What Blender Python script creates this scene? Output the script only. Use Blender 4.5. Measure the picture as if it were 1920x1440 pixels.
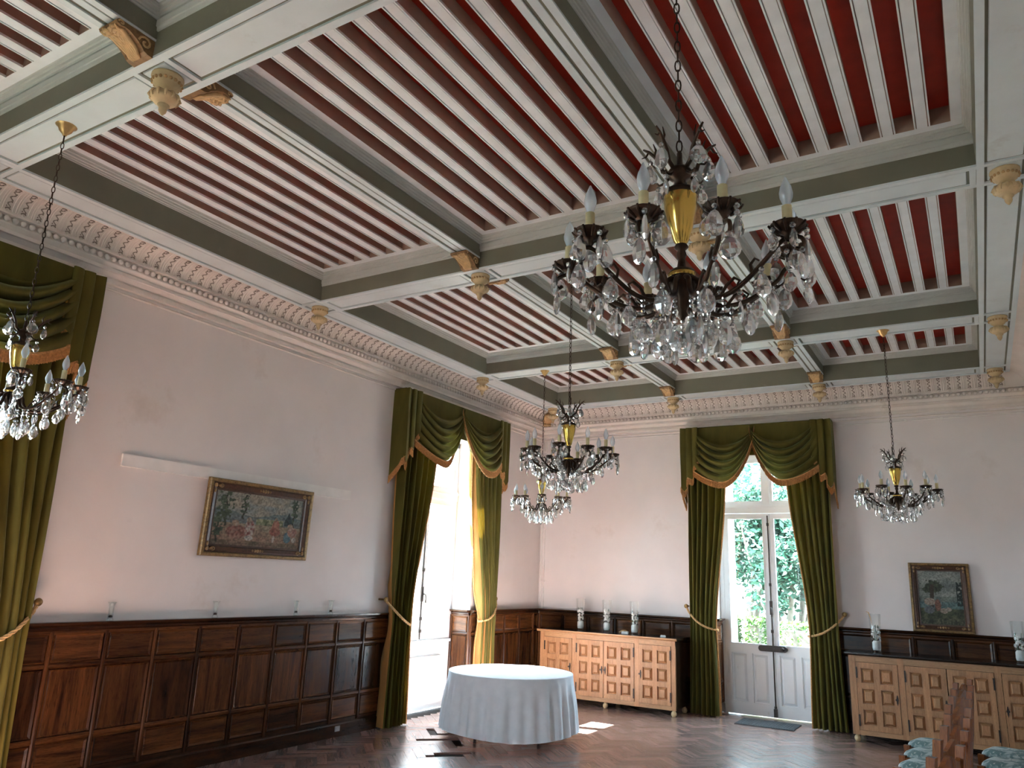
import bpy, math, random
from mathutils import Vector, Matrix
random.seed(11)
rnd = random.Random(5)
PI = math.pi
sc = bpy.context.scene
for o in list(bpy.data.objects): bpy.data.objects.remove(o)

# ------------------------------------------------------------------ camera
CAMP = Vector((5.84894, -10.5804, 1.65))
R_ = Vector((0.857413, 0.513308, 0.036851)); U_ = Vector((0.095979, -0.229849, 0.968482)); F_ = Vector((-0.5056, 0.826852, 0.246342))
FPX = 1424.138
cd = bpy.data.cameras.new('camera'); cam = bpy.data.objects.new('camera', cd); sc.collection.objects.link(cam)
cd.sensor_width = 36; cd.lens = FPX / 1920 * 36; cd.clip_start = .02; cd.clip_end = 300
cam.matrix_world = Matrix(((R_.x, U_.x, -F_.x, CAMP.x), (R_.y, U_.y, -F_.y, CAMP.y), (R_.z, U_.z, -F_.z, CAMP.z), (0, 0, 0, 1)))
sc.camera = cam

# ------------------------------------------------------------------ room measures
W, L = 6.6, 13.95           # room: x 0..W, y -L..0
H = 4.204                   # main beam soffit
DOORX, OPH, OPZ = 3.40, .69, 3.45
WINY = (-8.66, -2.555)      # window centres in the long walls
REV = .30                   # depth of the window recess

# ------------------------------------------------------------------ world, sun, exposure
wd = bpy.data.worlds.new('sky'); sc.world = wd; wd.use_nodes = True
bg = wd.node_tree.nodes['Background']; bg.inputs[0].default_value = (.62, .82, 1, 1); bg.inputs[1].default_value = 9.5
sd = bpy.data.lights.new('sun', 'SUN'); sun = bpy.data.objects.new('sun', sd); sc.collection.objects.link(sun)
sd.energy = 110; sd.angle = .01; sd.color = (1, .985, .97)
sun.rotation_euler = Vector((-1.0, -.26, 1.42)).to_track_quat('Z', 'Y').to_euler()
def portal(loc, rot, sx, sy):
    d = bpy.data.lights.new('sky_portal', 'AREA'); d.shape = 'RECTANGLE'; d.size = sx; d.size_y = sy; d.cycles.is_portal = True
    o = bpy.data.objects.new('sky_portal', d); o.location = loc; o.rotation_euler = rot; sc.collection.objects.link(o)
for y in WINY:
    portal((-.45, y, 1.75), (0, -PI/2, 0), 3.4, 1.36)
portal((DOORX, .45, 1.75), (-PI/2, 0, 0), 1.36, 3.4)
for x in (1.7,): portal((x, -L-.45, 1.75), (PI/2, 0, 0), 1.36, 3.4)
vs = sc.view_settings; vs.view_transform = 'Standard'; vs.look = 'None'; vs.gamma = 1; vs.use_curve_mapping = False
vs.exposure = 1.97
sc.cycles.max_bounces = 10; sc.cycles.diffuse_bounces = 6; sc.cycles.glossy_bounces = 4; sc.cycles.transmission_bounces = 8
sc.cycles.transparent_max_bounces = 16; sc.cycles.sample_clamp_indirect = 6; sc.cycles.caustics_refractive = False; sc.cycles.caustics_reflective = False

# ------------------------------------------------------------------ helpers
COL = sc.collection
class MB:
    def __init__(s): s.v = []; s.f = []; s.m = []; s.k = 0
    def add(s, vs, fs):
        n = len(s.v); s.v += [tuple(p) for p in vs]; s.f += [tuple(i+n for i in f) for f in fs]; s.m += [s.k]*len(fs); return s
    def box(s, x0, x1, y0, y1, z0, z1):
        return s.add([(x0,y0,z0),(x1,y0,z0),(x1,y1,z0),(x0,y1,z0),(x0,y0,z1),(x1,y0,z1),(x1,y1,z1),(x0,y1,z1)],
                     [(0,3,2,1),(4,5,6,7),(0,1,5,4),(1,2,6,5),(2,3,7,6),(3,0,4,7)])
    def raised(s, x0, x1, z0, z1, yb, yt, i):      # bevelled field facing -y
        return s.add([(x0,yb,z0),(x1,yb,z0),(x1,yb,z1),(x0,yb,z1),(x0+i,yt,z0+i),(x1-i,yt,z0+i),(x1-i,yt,z1-i),(x0+i,yt,z1-i)],
                     [(4,5,6,7),(0,1,5,4),(1,2,6,5),(2,3,7,6),(3,0,4,7),(3,2,1,0)])
    def extr(s, poly, axis, a, b):                 # closed polygon swept along an axis
        n = len(poly); mk = {'x': lambda p, t: (t, p[0], p[1]), 'y': lambda p, t: (p[0], t, p[1]), 'z': lambda p, t: (p[0], p[1], t)}[axis]
        return s.add([mk(p, a) for p in poly]+[mk(p, b) for p in poly],
                     [(i, (i+1) % n, (i+1) % n+n, i+n) for i in range(n)]+[tuple(range(n))[::-1], tuple(range(n, 2*n))])
    def grid(s, fn, nu, nv, cu=False):
        vs = [fn(i/nu, j/nv) for j in range(nv+1) for i in range(nu if cu else nu+1)]; w = nu if cu else nu+1
        return s.add(vs, [(j*w+i, j*w+(i+1) % w, (j+1)*w+(i+1) % w, (j+1)*w+i) for j in range(nv) for i in range(nu)])
    def lathe(s, prof, n=16, c=(0,0,0), sy=1):
        vs = [(c[0]+r*math.cos(2*PI*i/n), c[1]+sy*r*math.sin(2*PI*i/n), c[2]+z) for r, z in prof for i in range(n)]
        return s.add(vs, [(j*n+i, j*n+(i+1) % n, (j+1)*n+(i+1) % n, (j+1)*n+i) for j in range(len(prof)-1) for i in range(n)])
    def ball(s, c, r, n=10, m=6, sc_=(1,1,1)):
        pr = [(r*math.sin(PI*j/m), r*math.cos(PI*j/m)) for j in range(m+1)]
        k = len(s.v); s.lathe(pr, n)
        for i in range(k, len(s.v)):
            x, y, z = s.v[i]; s.v[i] = (c[0]+x*sc_[0], c[1]+y*sc_[1], c[2]+z*sc_[2])
        return s
    def tube(s, pts, r, n=8, closed=False):
        P = [Vector(p) for p in pts]; N = len(P); rr = r if isinstance(r, (list, tuple)) else [r]*N
        t0 = (P[1]-P[0]).normalized(); u = t0.orthogonal().normalized(); vs = []
        for i in range(N):
            a = P[(i-1) % N] if (closed or i > 0) else P[i]; b = P[(i+1) % N] if (closed or i < N-1) else P[i]
            t = (b-a).normalized(); u = (u-t*u.dot(t))
            u = u.normalized() if u.length > 1e-6 else t.orthogonal().normalized(); w = t.cross(u)
            vs += [P[i]+rr[i]*(math.cos(2*PI*k/n)*u+math.sin(2*PI*k/n)*w) for k in range(n)]
        fs = [(j*n+i, j*n+(i+1) % n, ((j+1) % N)*n+(i+1) % n, ((j+1) % N)*n+i) for j in range(N if closed else N-1) for i in range(n)]
        if not closed: fs += [tuple(range(n))[::-1], tuple(range((N-1)*n, N*n))]
        return s.add(vs, fs)
    def xf(s, M, k=0):
        for i in range(k, len(s.v)): s.v[i] = tuple(M @ Vector(s.v[i]))
        return s
    def mesh(s, name, mats, smooth=False):
        me = bpy.data.meshes.new(name); me.from_pydata(s.v, [], s.f); me.validate(); me.update()
        for m in (mats if isinstance(mats, (list, tuple)) else [mats]): me.materials.append(m)
        if len(me.polygons) == len(s.m): me.polygons.foreach_set('material_index', s.m)
        if smooth: me.polygons.foreach_set('use_smooth', [True]*len(me.polygons))
        return me
    def build(s, name, mats, parent=None, smooth=False, loc=None, rotz=0):
        return inst(name, s.mesh(name, mats, smooth), parent, loc, (0, 0, rotz))
def inst(name, me, parent=None, loc=None, rot=None, scale=None):
    o = bpy.data.objects.new(name, me); COL.objects.link(o)
    if parent: o.parent = parent
    if loc: o.location = loc
    if rot: o.rotation_euler = rot
    if scale: o.scale = scale
    return o
def tag(o, label=None, cat=None, group=None, kind=None):
    if label: o['label'] = label
    if cat: o['category'] = cat
    if group: o['group'] = group
    if kind: o['kind'] = kind
    return o
def thing(name, label, cat, loc=(0,0,0), rotz=0, group=None, kind=None):
    o = bpy.data.objects.new(name, None); COL.objects.link(o); o.location = loc; o.rotation_euler = (0, 0, rotz); o.empty_display_size = .1
    return tag(o, label, cat, group, kind)
def lerp(a, b, t): return a+(b-a)*t
def project(p):
    d = Vector(p)-CAMP; z = d.dot(F_); return (960+FPX*d.dot(R_)/z, 720-FPX*d.dot(U_)/z, z)

# ------------------------------------------------------------------ materials
def nodes(name):
    m = bpy.data.materials.new(name); m.use_nodes = True; nt = m.node_tree; return m, nt, nt.nodes['Principled BSDF']
def mixc(nt, fac, a, b, mode='MIX'):
    n = nt.nodes.new('ShaderNodeMix'); n.data_type = 'RGBA'; n.blend_type = mode
    for sock, v in ((n.inputs[0], fac), (n.inputs[6], a), (n.inputs[7], b)):
        if isinstance(v, (int, float)): sock.default_value = v
        elif isinstance(v, (tuple, list)): sock.default_value = (*v[:3], 1)
        else: nt.links.new(v, sock)
    return n.outputs[2]
def noise(nt, scale, detail=4, stretch=(1,1,1), rough=.5, dist=0, seed=None):
    tc = nt.nodes.new('ShaderNodeTexCoord'); mp = nt.nodes.new('ShaderNodeMapping'); mp.inputs['Scale'].default_value = stretch
    nt.links.new(tc.outputs['Object'], mp.inputs[0])
    if seed is not None: nt.links.new(seed, mp.inputs['Location'])
    n = nt.nodes.new('ShaderNodeTexNoise'); n.inputs['Scale'].default_value = scale; n.inputs['Detail'].default_value = detail
    n.inputs['Roughness'].default_value = rough; n.inputs['Distortion'].default_value = dist; nt.links.new(mp.outputs[0], n.inputs['Vector']); return n.outputs[0]
def ramp(nt, fac, a, b):
    n = nt.nodes.new('ShaderNodeMapRange'); n.inputs[1].default_value = a; n.inputs[2].default_value = b; nt.links.new(fac, n.inputs[0]); return n.outputs[0]
def bump(nt, bs, h, dist, strength=.4):
    b = nt.nodes.new('ShaderNodeBump'); b.inputs['Strength'].default_value = strength; b.inputs['Distance'].default_value = dist
    nt.links.new(h, b.inputs['Height']); nt.links.new(b.outputs[0], bs.inputs['Normal'])
def paint(name, col, rough=.55, var=.08, scale=6, bmp=.0006, spec=.3, metal=0, dirt=None, bscale=60):
    m, nt, bs = nodes(name); n = noise(nt, scale, 5)
    c = mixc(nt, ramp(nt, n, .3, .7), [x*(1-var) for x in col], [min(1, x*(1+var)) for x in col])
    if dirt:
        d = noise(nt, dirt[1], 6, rough=.65); c = mixc(nt, ramp(nt, d, dirt[2], dirt[3]), c, dirt[0])
    nt.links.new(c, bs.inputs['Base Color']); bs.inputs['Roughness'].default_value = rough; bs.inputs['Specular IOR Level'].default_value = spec; bs.inputs['Metallic'].default_value = metal
    if bmp: bump(nt, bs, noise(nt, bscale, 3), bmp)
    return m
def wood(name, c1, c2, rough=.35, stretch=(14,14,1), scale=3, spec=.5, rand=.35, coat=0):
    m, nt, bs = nodes(name); oi = nt.nodes.new('ShaderNodeObjectInfo'); ge = nt.nodes.new('ShaderNodeNewGeometry')
    ad = nt.nodes.new('ShaderNodeMath'); nt.links.new(oi.outputs['Random'], ad.inputs[0]); nt.links.new(ge.outputs['Random Per Island'], ad.inputs[1])
    fr = nt.nodes.new('ShaderNodeMath'); fr.operation = 'FRACT'; nt.links.new(ad.outputs[0], fr.inputs[0])
    cb = nt.nodes.new('ShaderNodeCombineXYZ'); ml = nt.nodes.new('ShaderNodeMath'); ml.operation = 'MULTIPLY'; ml.inputs[1].default_value = 37.
    nt.links.new(fr.outputs[0], ml.inputs[0]); [nt.links.new(ml.outputs[0], cb.inputs[i]) for i in range(3)]
    n = noise(nt, scale, 6, stretch, .6, .6, cb.outputs[0])
    c = mixc(nt, ramp(nt, n, .3, .7), c1, c2)
    n2 = noise(nt, scale*9, 4, stretch, .6, .2, cb.outputs[0]); c = mixc(nt, ramp(nt, n2, .52, .75), c, [x*.55 for x in c1])
    v = nt.nodes.new('ShaderNodeMapRange'); v.inputs[3].default_value = 1-rand; v.inputs[4].default_value = 1+rand; nt.links.new(fr.outputs[0], v.inputs[0])
    cc = nt.nodes.new('ShaderNodeVectorMath'); cc.operation = 'SCALE'; nt.links.new(c, cc.inputs[0]); nt.links.new(v.outputs[0], cc.inputs['Scale'])
    nt.links.new(cc.outputs[0], bs.inputs['Base Color']); bs.inputs['Roughness'].default_value = rough; bs.inputs['Specular IOR Level'].default_value = spec
    bs.inputs['Coat Weight'].default_value = coat; bs.inputs['Coat Roughness'].default_value = .2
    bump(nt, bs, n2, .0006, .3); return m
def glassy(name, col=(1,1,1), ior=1.5, rough=0, mix=0.0, sparkle_white=0):
    m, nt, bs = nodes(name); bs.inputs['Base Color'].default_value = (*col, 1); bs.inputs['Transmission Weight'].default_value = 1
    bs.inputs['IOR'].default_value = ior; bs.inputs['Roughness'].default_value = rough
    if mix:
        t = nt.nodes.new('ShaderNodeBsdfTransparent'); t.inputs[0].default_value = (*col, 1); x = nt.nodes.new('ShaderNodeMixShader'); x.inputs[0].default_value = mix
        out = nt.nodes['Material Output']; nt.links.new(bs.outputs[0], x.inputs[1]); nt.links.new(t.outputs[0], x.inputs[2]); nt.links.new(x.outputs[0], out.inputs[0])
        if sparkle_white:  # share of white diffuse standing in for the bright glints of the facets
            d = nt.nodes.new('ShaderNodeBsdfDiffuse'); d.inputs[0].default_value = (.93, .98, .96, 1); y = nt.nodes.new('ShaderNodeMixShader'); y.inputs[0].default_value = sparkle_white
            nt.links.new(x.outputs[0], y.inputs[1]); nt.links.new(d.outputs[0], y.inputs[2]); nt.links.new(y.outputs[0], out.inputs[0])
    return m
def pane_mat(name, tint=(.97,.99,.98), refl=.06):
    m, nt, bs = nodes(name); nt.nodes.remove(bs); t = nt.nodes.new('ShaderNodeBsdfTransparent'); t.inputs[0].default_value = (*tint, 1)
    g = nt.nodes.new('ShaderNodeBsdfGlossy'); g.inputs['Roughness'].default_value = .01; x = nt.nodes.new('ShaderNodeMixShader'); x.inputs[0].default_value = refl
    nt.links.new(t.outputs[0], x.inputs[1]); nt.links.new(g.outputs[0], x.inputs[2]); nt.links.new(x.outputs[0], nt.nodes['Material Output'].inputs[0]); return m
def velvet(name, col, trans=.12, sheen=.6):
    m, nt, bs = nodes(name); n = noise(nt, 9, 4, (1,1,.3)); c = mixc(nt, ramp(nt, n, .35, .7), [x*.75 for x in col], [x*1.25 for x in col])
    nt.links.new(c, bs.inputs['Base Color']); bs.inputs['Roughness'].default_value = .75; bs.inputs['Specular IOR Level'].default_value = .15
    bs.inputs['Sheen Weight'].default_value = sheen; bs.inputs['Sheen Roughness'].default_value = .35; bs.inputs['Sheen Tint'].default_value = (.75, .8, .45, 1)
    t = nt.nodes.new('ShaderNodeBsdfTranslucent'); t.inputs[0].default_value = (*[min(1, x*3.2) for x in col], 1); x = nt.nodes.new('ShaderNodeMixShader'); x.inputs[0].default_value = trans
    nt.links.new(bs.outputs[0], x.inputs[1]); nt.links.new(t.outputs[0], x.inputs[2]); nt.links.new(x.outputs[0], nt.nodes['Material Output'].inputs[0]); return m
def attr_mat(name, rough=.8, bscale=260):
    m, nt, bs = nodes(name); a = nt.nodes.new('ShaderNodeVertexColor'); a.layer_name = 'paint'; nt.links.new(a.outputs[0], bs.inputs['Base Color'])
    bs.inputs['Roughness'].default_value = rough; bump(nt, bs, noise(nt, bscale, 2), .001); return m

M = {}
M['wall'] = paint('wall_paint', (.775,.715,.69), .6, .035, 2.2, .0008, .3, 0, ((.60,.51,.45), 1.1, .60, .82), 90)
M['cornice'] = paint('cornice_paint', (.76,.69,.635), .5, .06, 5, .001, .3, 0, ((.42,.33,.25), 3.5, .62, .82))
M['hole_shade'] = paint('frieze_hole_shade', (.30,.25,.21), .6, .12, 14)  # dark tone paints in the shade of pierced holes between the ribs
M['face'] = paint('beam_face_shaded', (.18,.18,.13), .5, .06, 4, .0006, .35, 0, ((.27,.27,.21), 6, .64, .85))  # soffit paint darkened: shade on the upright faces is put into colour
M['soffit'] = paint('beam_soffit_paint', (.66,.74,.76), .42, .05, 4, .0005, .4, 0, ((.46,.47,.44), 3, .62, .85))
M['mould'] = paint('coffer_moulding_paint', (.52,.54,.51), .45, .05, 6)
M['joist'] = paint('joist_white_paint', (.82,.87,.89), .45, .05, 6)
M['jside'] = paint('joist_taupe_paint', (.38,.27,.21), .5, .08, 7)
M['red'] = paint('ceiling_red_paint', (.50,.045,.024), .45, .12, 8)
M['gilt'] = paint('gilded_wood', (.50,.31,.135), .5, .18, 22, .002, .45, 0, ((.25,.13,.05), 26, .52, .72))
M['gilt_shade'] = paint('gilded_crevice_shade', (.27,.15,.06), .55, .2, 22, .002, .4, 0, ((.12,.06,.025), 26, .5, .7))  # corbel body darker than its leaves, crevice shade put into the colour
M['gilt_leaf'] = paint('gilded_leaf', (.60,.39,.18), .45, .15, 22, .001, .45, 0, ((.32,.18,.07), 30, .56, .75))
M['cream'] = paint('cream_wood', (.60,.45,.25), .5, .12, 22, .001, .45, 0, ((.4,.25,.12), 20, .58, .8))
M['wal_v'] = wood('walnut_vertical', (.018,.006,.0025), (.105,.037,.012), .27, (9,9,.7), 2.4, .2, .5)
M['wal_h'] = wood('walnut_horizontal', (.022,.0075,.003), (.115,.041,.013), .27, (.7,9,9), 2.4, .2, .45)
M['wal_d'] = wood('walnut_dark', (.018,.0065,.003), (.06,.022,.008), .25, (1.2,9,9), 2.4, .22, .2)
M['oak_v'] = wood('oak_vertical', (.36,.17,.075), (.52,.28,.135), .40, (12,12,1), 3, .45, .12)
M['oak_h'] = wood('oak_horizontal', (.36,.185,.085), (.52,.30,.15), .42, (1,12,12), 3, .45, .1)
M['oak_dark'] = wood('dark_oak', (.012,.006,.004), (.03,.014,.008), .22, (1,12,12), 3, .4, .1)  # near-black wood for carcass, tops and boards
M['plank'] = wood('parquet', (.16,.098,.082), (.27,.172,.145), .26, (1.2,14,14), 3, .9, .25)
M['sub'] = paint('subfloor', (.025,.018,.015), .9)
M['velvet'] = velvet('green_velvet', (.088,.074,.014), .10, .45)
M['lining'] = velvet('orange_lining', (.50,.235,.075), .35, .1)
M['fringe'] = paint('fringe_thread', (.52,.27,.105), .8, .3, 60, .001, .2)
M['rope'] = paint('gold_rope', (.58,.36,.16), .7, .2, 80, .001, .3)
M['brass'] = paint('brass', (.62,.42,.10), .18, .05, 8, 0, .5, 1)
M['bronze'] = paint('dark_bronze', (.05,.028,.016), .36, .4, 40, .001, .5, .8)
M['gold'] = paint('gilt_metal', (.62,.40,.16), .35, .15, 30, 0, .5, .8)
M['crystal'] = glassy('crystal', (1,1,1), 1.52, 0, .2, .1)
def thin_glass(name, tint, refl, white=0):
    m, nt, bs = nodes(name); nt.nodes.remove(bs); t = nt.nodes.new('ShaderNodeBsdfTransparent'); t.inputs[0].default_value = (*tint, 1)
    g = nt.nodes.new('ShaderNodeBsdfGlossy'); g.inputs['Roughness'].default_value = .03; lw = nt.nodes.new('ShaderNodeLayerWeight'); lw.inputs[0].default_value = .35
    mr = nt.nodes.new('ShaderNodeMapRange'); mr.inputs[3].default_value = refl*.25; mr.inputs[4].default_value = refl*2.2; nt.links.new(lw.outputs['Fresnel'], mr.inputs[0])
    x = nt.nodes.new('ShaderNodeMixShader'); nt.links.new(mr.outputs[0], x.inputs[0]); nt.links.new(t.outputs[0], x.inputs[1]); nt.links.new(g.outputs[0], x.inputs[2]); o = x
    if white:
        d = nt.nodes.new('ShaderNodeBsdfDiffuse'); d.inputs[0].default_value = (.85, .9, .95, 1); o = nt.nodes.new('ShaderNodeMixShader'); o.inputs[0].default_value = white; nt.links.new(x.outputs[0], o.inputs[1]); nt.links.new(d.outputs[0], o.inputs[2])
    nt.links.new(o.outputs[0], nt.nodes['Material Output'].inputs[0]); return m
M['bulb'] = thin_glass('bulb_glass', (.97,.99,1), .28, .3)
M['sleeve'] = paint('candle_sleeve', (.62,.54,.30), .6, .1, 30)
M['white'] = paint('white_gloss_paint', (.78,.82,.85), .35, .04, 3, .0006, .5, 0, ((.55,.52,.47), 9, .66, .85))
M['iron'] = paint('dark_iron', (.045,.035,.03), .45, .3, 40, .001, .5, .6)
M['pane'] = pane_mat('window_glass')
M['glass'] = thin_glass('clear_glass', (.97,.99,.98), .16)
M['cloth'] = paint('white_cloth', (.86,.91,.97), .85, .04, 12, .001, .2)
M['black'] = paint('black_metal', (.02,.02,.025), .4)
M['wax'] = paint('white_wax', (.82,.82,.80), .5, .05, 30)
M['petal'] = paint('white_petals', (.88,.85,.82), .7, .12, 40)
M['green'] = paint('glass_leaf_green', (.12,.2,.14), .6, .3, 30)
M['chair'] = wood('chair_wood', (.17,.05,.015), (.30,.105,.03), .25, (10,10,1), 3, .4, .15, .1)
M['mat'] = paint('rubber_mat', (.05,.055,.06), .85, .2, 40)
M['steel'] = paint('grey_box', (.28,.30,.32), .4, .1, 10, 0, .5, .3)
M['stone'] = paint('garden_wall_stone', (.20,.19,.165), .9, .25, 3, .01)
M['gravel'] = paint('garden_gravel', (.07,.075,.058), .95, .2, 20, .01)
M['batten'] = paint('white_batten_paint', (.84,.80,.76), .5, .05, 8)
M['bark'] = paint('tree_bark', (.13,.11,.09), .9, .3, 10, .01)
def leafmat(name, col):
    m, nt, bs = nodes(name); ge = nt.nodes.new('ShaderNodeNewGeometry'); c = mixc(nt, ge.outputs['Random Per Island'], [x*.55 for x in col], [x*1.5 for x in col])
    nt.links.new(c, bs.inputs['Base Color']); bs.inputs['Roughness'].default_value = .5
    t = nt.nodes.new('ShaderNodeBsdfTranslucent'); nt.links.new(c, t.inputs[0]); x = nt.nodes.new('ShaderNodeMixShader'); x.inputs[0].default_value = .3
    nt.links.new(bs.outputs[0], x.inputs[1]); nt.links.new(t.outputs[0], x.inputs[2]); nt.links.new(x.outputs[0], nt.nodes['Material Output'].inputs[0]); return m
M['leaf'] = leafmat('tree_leaf', (.014,.055,.034)); M['hedge'] = leafmat('hedge_leaf', (.03,.075,.011))
fab, nt, bs = nodes('floral_seat_fabric')
n1 = ramp(nt, noise(nt, 9, 3, rough=.6, dist=1.2), .45, .58); c = mixc(nt, n1, (.12,.20,.20), (.42,.50,.50)); n2 = ramp(nt, noise(nt, 16, 3, dist=1.5), .58, .64); c = mixc(nt, n2, c, (.62,.62,.58))
nt.links.new(c, bs.inputs['Base Color']); bs.inputs['Roughness'].default_value = .8; M['fabric'] = fab
M['tapestry'] = attr_mat('tapestry')

# ------------------------------------------------------------------ setting: floor
fl = MB().box(-.5, W+.5, -L-.5, .5, -.3, -.022).build('floor', M['sub']); tag(fl, 'reddish brown parquet floor of the hall, worn near the table', 'floor', kind='structure')
PL, PW = .36, .09
pm = MB().add([(-PL/2+.0015,-PW/2+.0015,0),(PL/2-.0015,-PW/2+.0015,0),(PL/2-.0015,PW/2-.0015,0),(-PL/2+.0015,PW/2-.0015,0),
               (-PL/2,-PW/2,-.003),(PL/2,-PW/2,-.003),(PL/2,PW/2,-.003),(-PL/2,PW/2,-.003),(-PL/2,-PW/2,-.02),(PL/2,-PW/2,-.02),(PL/2,PW/2,-.02),(-PL/2,PW/2,-.02)],
              [(0,1,2,3),(0,4,5,1),(1,5,6,2),(2,6,7,3),(3,7,4,0),(4,8,9,5),(5,9,10,6),(6,10,11,7),(7,11,8,4)])
plank_me = pm.mesh('plank', M['plank'])
planks = []
ca = math.cos(PI/4); n = int(PL/PW+.5)
for k in range(-260, 261):
    for j in range(-30, 31):
        for t in (0, 1):
            if t == 0: x, y, a = k*PW+j*2*PL+PL/2, k*PW+PW/2, 0
            else: x, y, a = k*PW+PL+PW/2+j*2*PL, k*PW+PW-PL/2, PI/2
            X, Y = ca*x-ca*y+3.3, ca*x+ca*y-6.9
            if -.1 < X < W+.1 and -L-.1 < Y < .42: planks.append((X, Y, a+PI/4))
holes = [(.86,-3.72),(1.05,-3.58),(.55,-3.41),(.81,-3.33),(1.34,-4.13)]
def near_hole(p): return any((p[0]-h[0])**2+(p[1]-h[1])**2 < .0052 for h in holes)
planks = [p for p in planks if not near_hole(p)]
def seen(p):
    u, v, z = project((p[0], p[1], 0)); return z > 0 and -30 < u < 1950 and v < 1455 and p[1] < .3
vis = sorted([p for p in planks if seen(p)], key=lambda p: (Vector((p[0], p[1], 0))-CAMP).length)
for p in vis[:300]:
    inst('plank', plank_me, fl, (p[0], p[1], rnd.uniform(-.0012, .0008)), (rnd.gauss(0, .003), rnd.gauss(0, .003), p[2]+rnd.gauss(0, .004)))
rest = MB(); keep = set(vis[:300])
for p in planks:
    if p in keep: continue
    q = MB(); q.v = list(pm.v); q.f = list(pm.f); q.xf(Matrix.Translation((p[0], p[1], rnd.uniform(-.001, .0006))) @ Matrix.Rotation(p[2], 4, 'Z')); rest.add(q.v, q.f)
tag(rest.build('parquet_planks', M['plank'], fl), kind='stuff')

# ------------------------------------------------------------------ setting: walls
def wall_boxes(axis, a, b, t0, t1, ops, ztop=4.75):
    mb = MB(); cur = a
    def bx(u0, u1, z0, z1): mb.box(t0, t1, u0, u1, z0, z1) if axis == 'y' else mb.box(u0, u1, t0, t1, z0, z1)
    for c in ops:
        bx(cur, c-OPH, 0, ztop); bx(c-OPH, c+OPH, OPZ, ztop); cur = c+OPH
    bx(cur, b, 0, ztop); return mb
tag(wall_boxes('y', -L, 0, -.5, 0, WINY).build('wall_left', M['wall']), 'pale pinkish plaster wall with two tall windows', 'wall', kind='structure')
tag(wall_boxes('x', -.5, W+.5, 0, .5, (DOORX,)).build('wall_back', M['wall']), 'pale pinkish plaster end wall with the glazed garden door', 'wall', kind='structure')
tag(wall_boxes('y', -L, 0, W, W+.5, ()).build('wall_right', M['wall']), 'plain pinkish plaster side wall by the chairs', 'wall', kind='structure')
tag(wall_boxes('x', -.5, W+.5, -L-.5, -L, (1.7,)).build('wall_front', M['wall']), 'plain plaster end wall behind the camera', 'wall', kind='structure')

# cornice with cove, one piece of trim for each wall
CV = [(.236-.146*math.cos(t), 4.06+.144*math.sin(t)) for t in [PI/2*i/10 for i in range(11)]]
PROF = [(0,3.83),(.03,3.834),(.03,3.868),(.016,3.872),(.020,3.888),(.048,3.918),(.066,3.922),(.066,3.950),(.056,3.954),(.084,3.982),(.086,3.990),(.066,3.994),(.066,4.044),(.104,4.048),(.104,4.060)]+CV
RAILP = [(0,3.782),(.012,3.782),(.017,3.79),(.012,3.80),(0,3.80)]
def ring_pt(side, d, e):     # corner pair of a wall line at inset d; e=0 start, 1 end
    return {'left': ((d,-L+d),(d,-d)), 'back': ((d,-d),(W-d,-d)), 'right': ((W-d,-d),(W-d,-L+d)), 'front': ((W-d,-L+d),(d,-L+d))}[side][e]
def ring_sweep(mb, prof, side, ring=ring_pt):
    vs = []
    for e in (0, 1): vs += [(*ring(side, d, e), z) for d, z in prof]
    n = len(prof); mb.add(vs, [(i, i+1, n+i+1, n+i) for i in range(n-1)])
motif = MB(); motif.k = 0
def cove(t, lift): # t 0..1 from bottom to top, lift toward the room
    a = PI/2*t; return (.236-(.146-lift)*math.cos(a), 4.06+(.144-lift)*math.sin(a))
def cv3(s, t, lift): c = cove(t, lift); return (s, -c[0], c[1])
for s0 in (-.05, -.034, .034):
    motif.grid(lambda u, v: cv3(s0+(u-.5)*.010, .06+.9*v, .008*math.sin(PI*u)), 4, 8)
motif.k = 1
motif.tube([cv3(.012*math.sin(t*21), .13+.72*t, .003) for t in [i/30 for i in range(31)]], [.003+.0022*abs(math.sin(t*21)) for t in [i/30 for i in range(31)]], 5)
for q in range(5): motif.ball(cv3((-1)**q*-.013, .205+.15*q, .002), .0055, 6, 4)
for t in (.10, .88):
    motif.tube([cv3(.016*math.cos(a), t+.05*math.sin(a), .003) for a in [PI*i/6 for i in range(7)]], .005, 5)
motif.k = 0
motif.ball(cv3(0, .05, .004), .012, 6, 4)
motif_me = motif.mesh('frieze_motif', [M['cornice'], M['hole_shade']])
for i, side in enumerate(('left', 'back', 'right', 'front')):
    mb = MB(); ring_sweep(mb, PROF, side); ring_sweep(mb, RAILP, side)
    tr = mb.build('trim_%d' % (i+1), M['cornice'])
    tag(tr, {'left': 'moulded plaster cornice above the tapestry wall', 'back': 'moulded plaster cornice above the garden door wall', 'right': 'moulded plaster cornice on the side wall', 'front': 'moulded plaster cornice behind the camera'}[side], 'cornice', kind='structure')
    if side in ('left', 'back'):
        ln = 9.6 if side == 'left' else W
        beads = MB(); k = 0
        while .14+k*.058 < ln-.1:
            t = .14+k*.058; c = (.088, -t, 4.018) if side == 'left' else (t, -.088, 4.018)
            beads.ball(c, .024, 6, 4, (.8, 1, 1) if side == 'left' else (1, .8, 1)); k += 1
        tag(beads.build('bead_moulding', M['cornice'], tr, True), kind='stuff')
        k = 0
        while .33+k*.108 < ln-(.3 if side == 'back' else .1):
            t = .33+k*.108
            inst('frieze_motif', motif_me, tr, (0, -t, 0) if side == 'left' else (t, 0, 0), (0, 0, PI/2 if side == 'left' else 0)); k += 1

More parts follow.
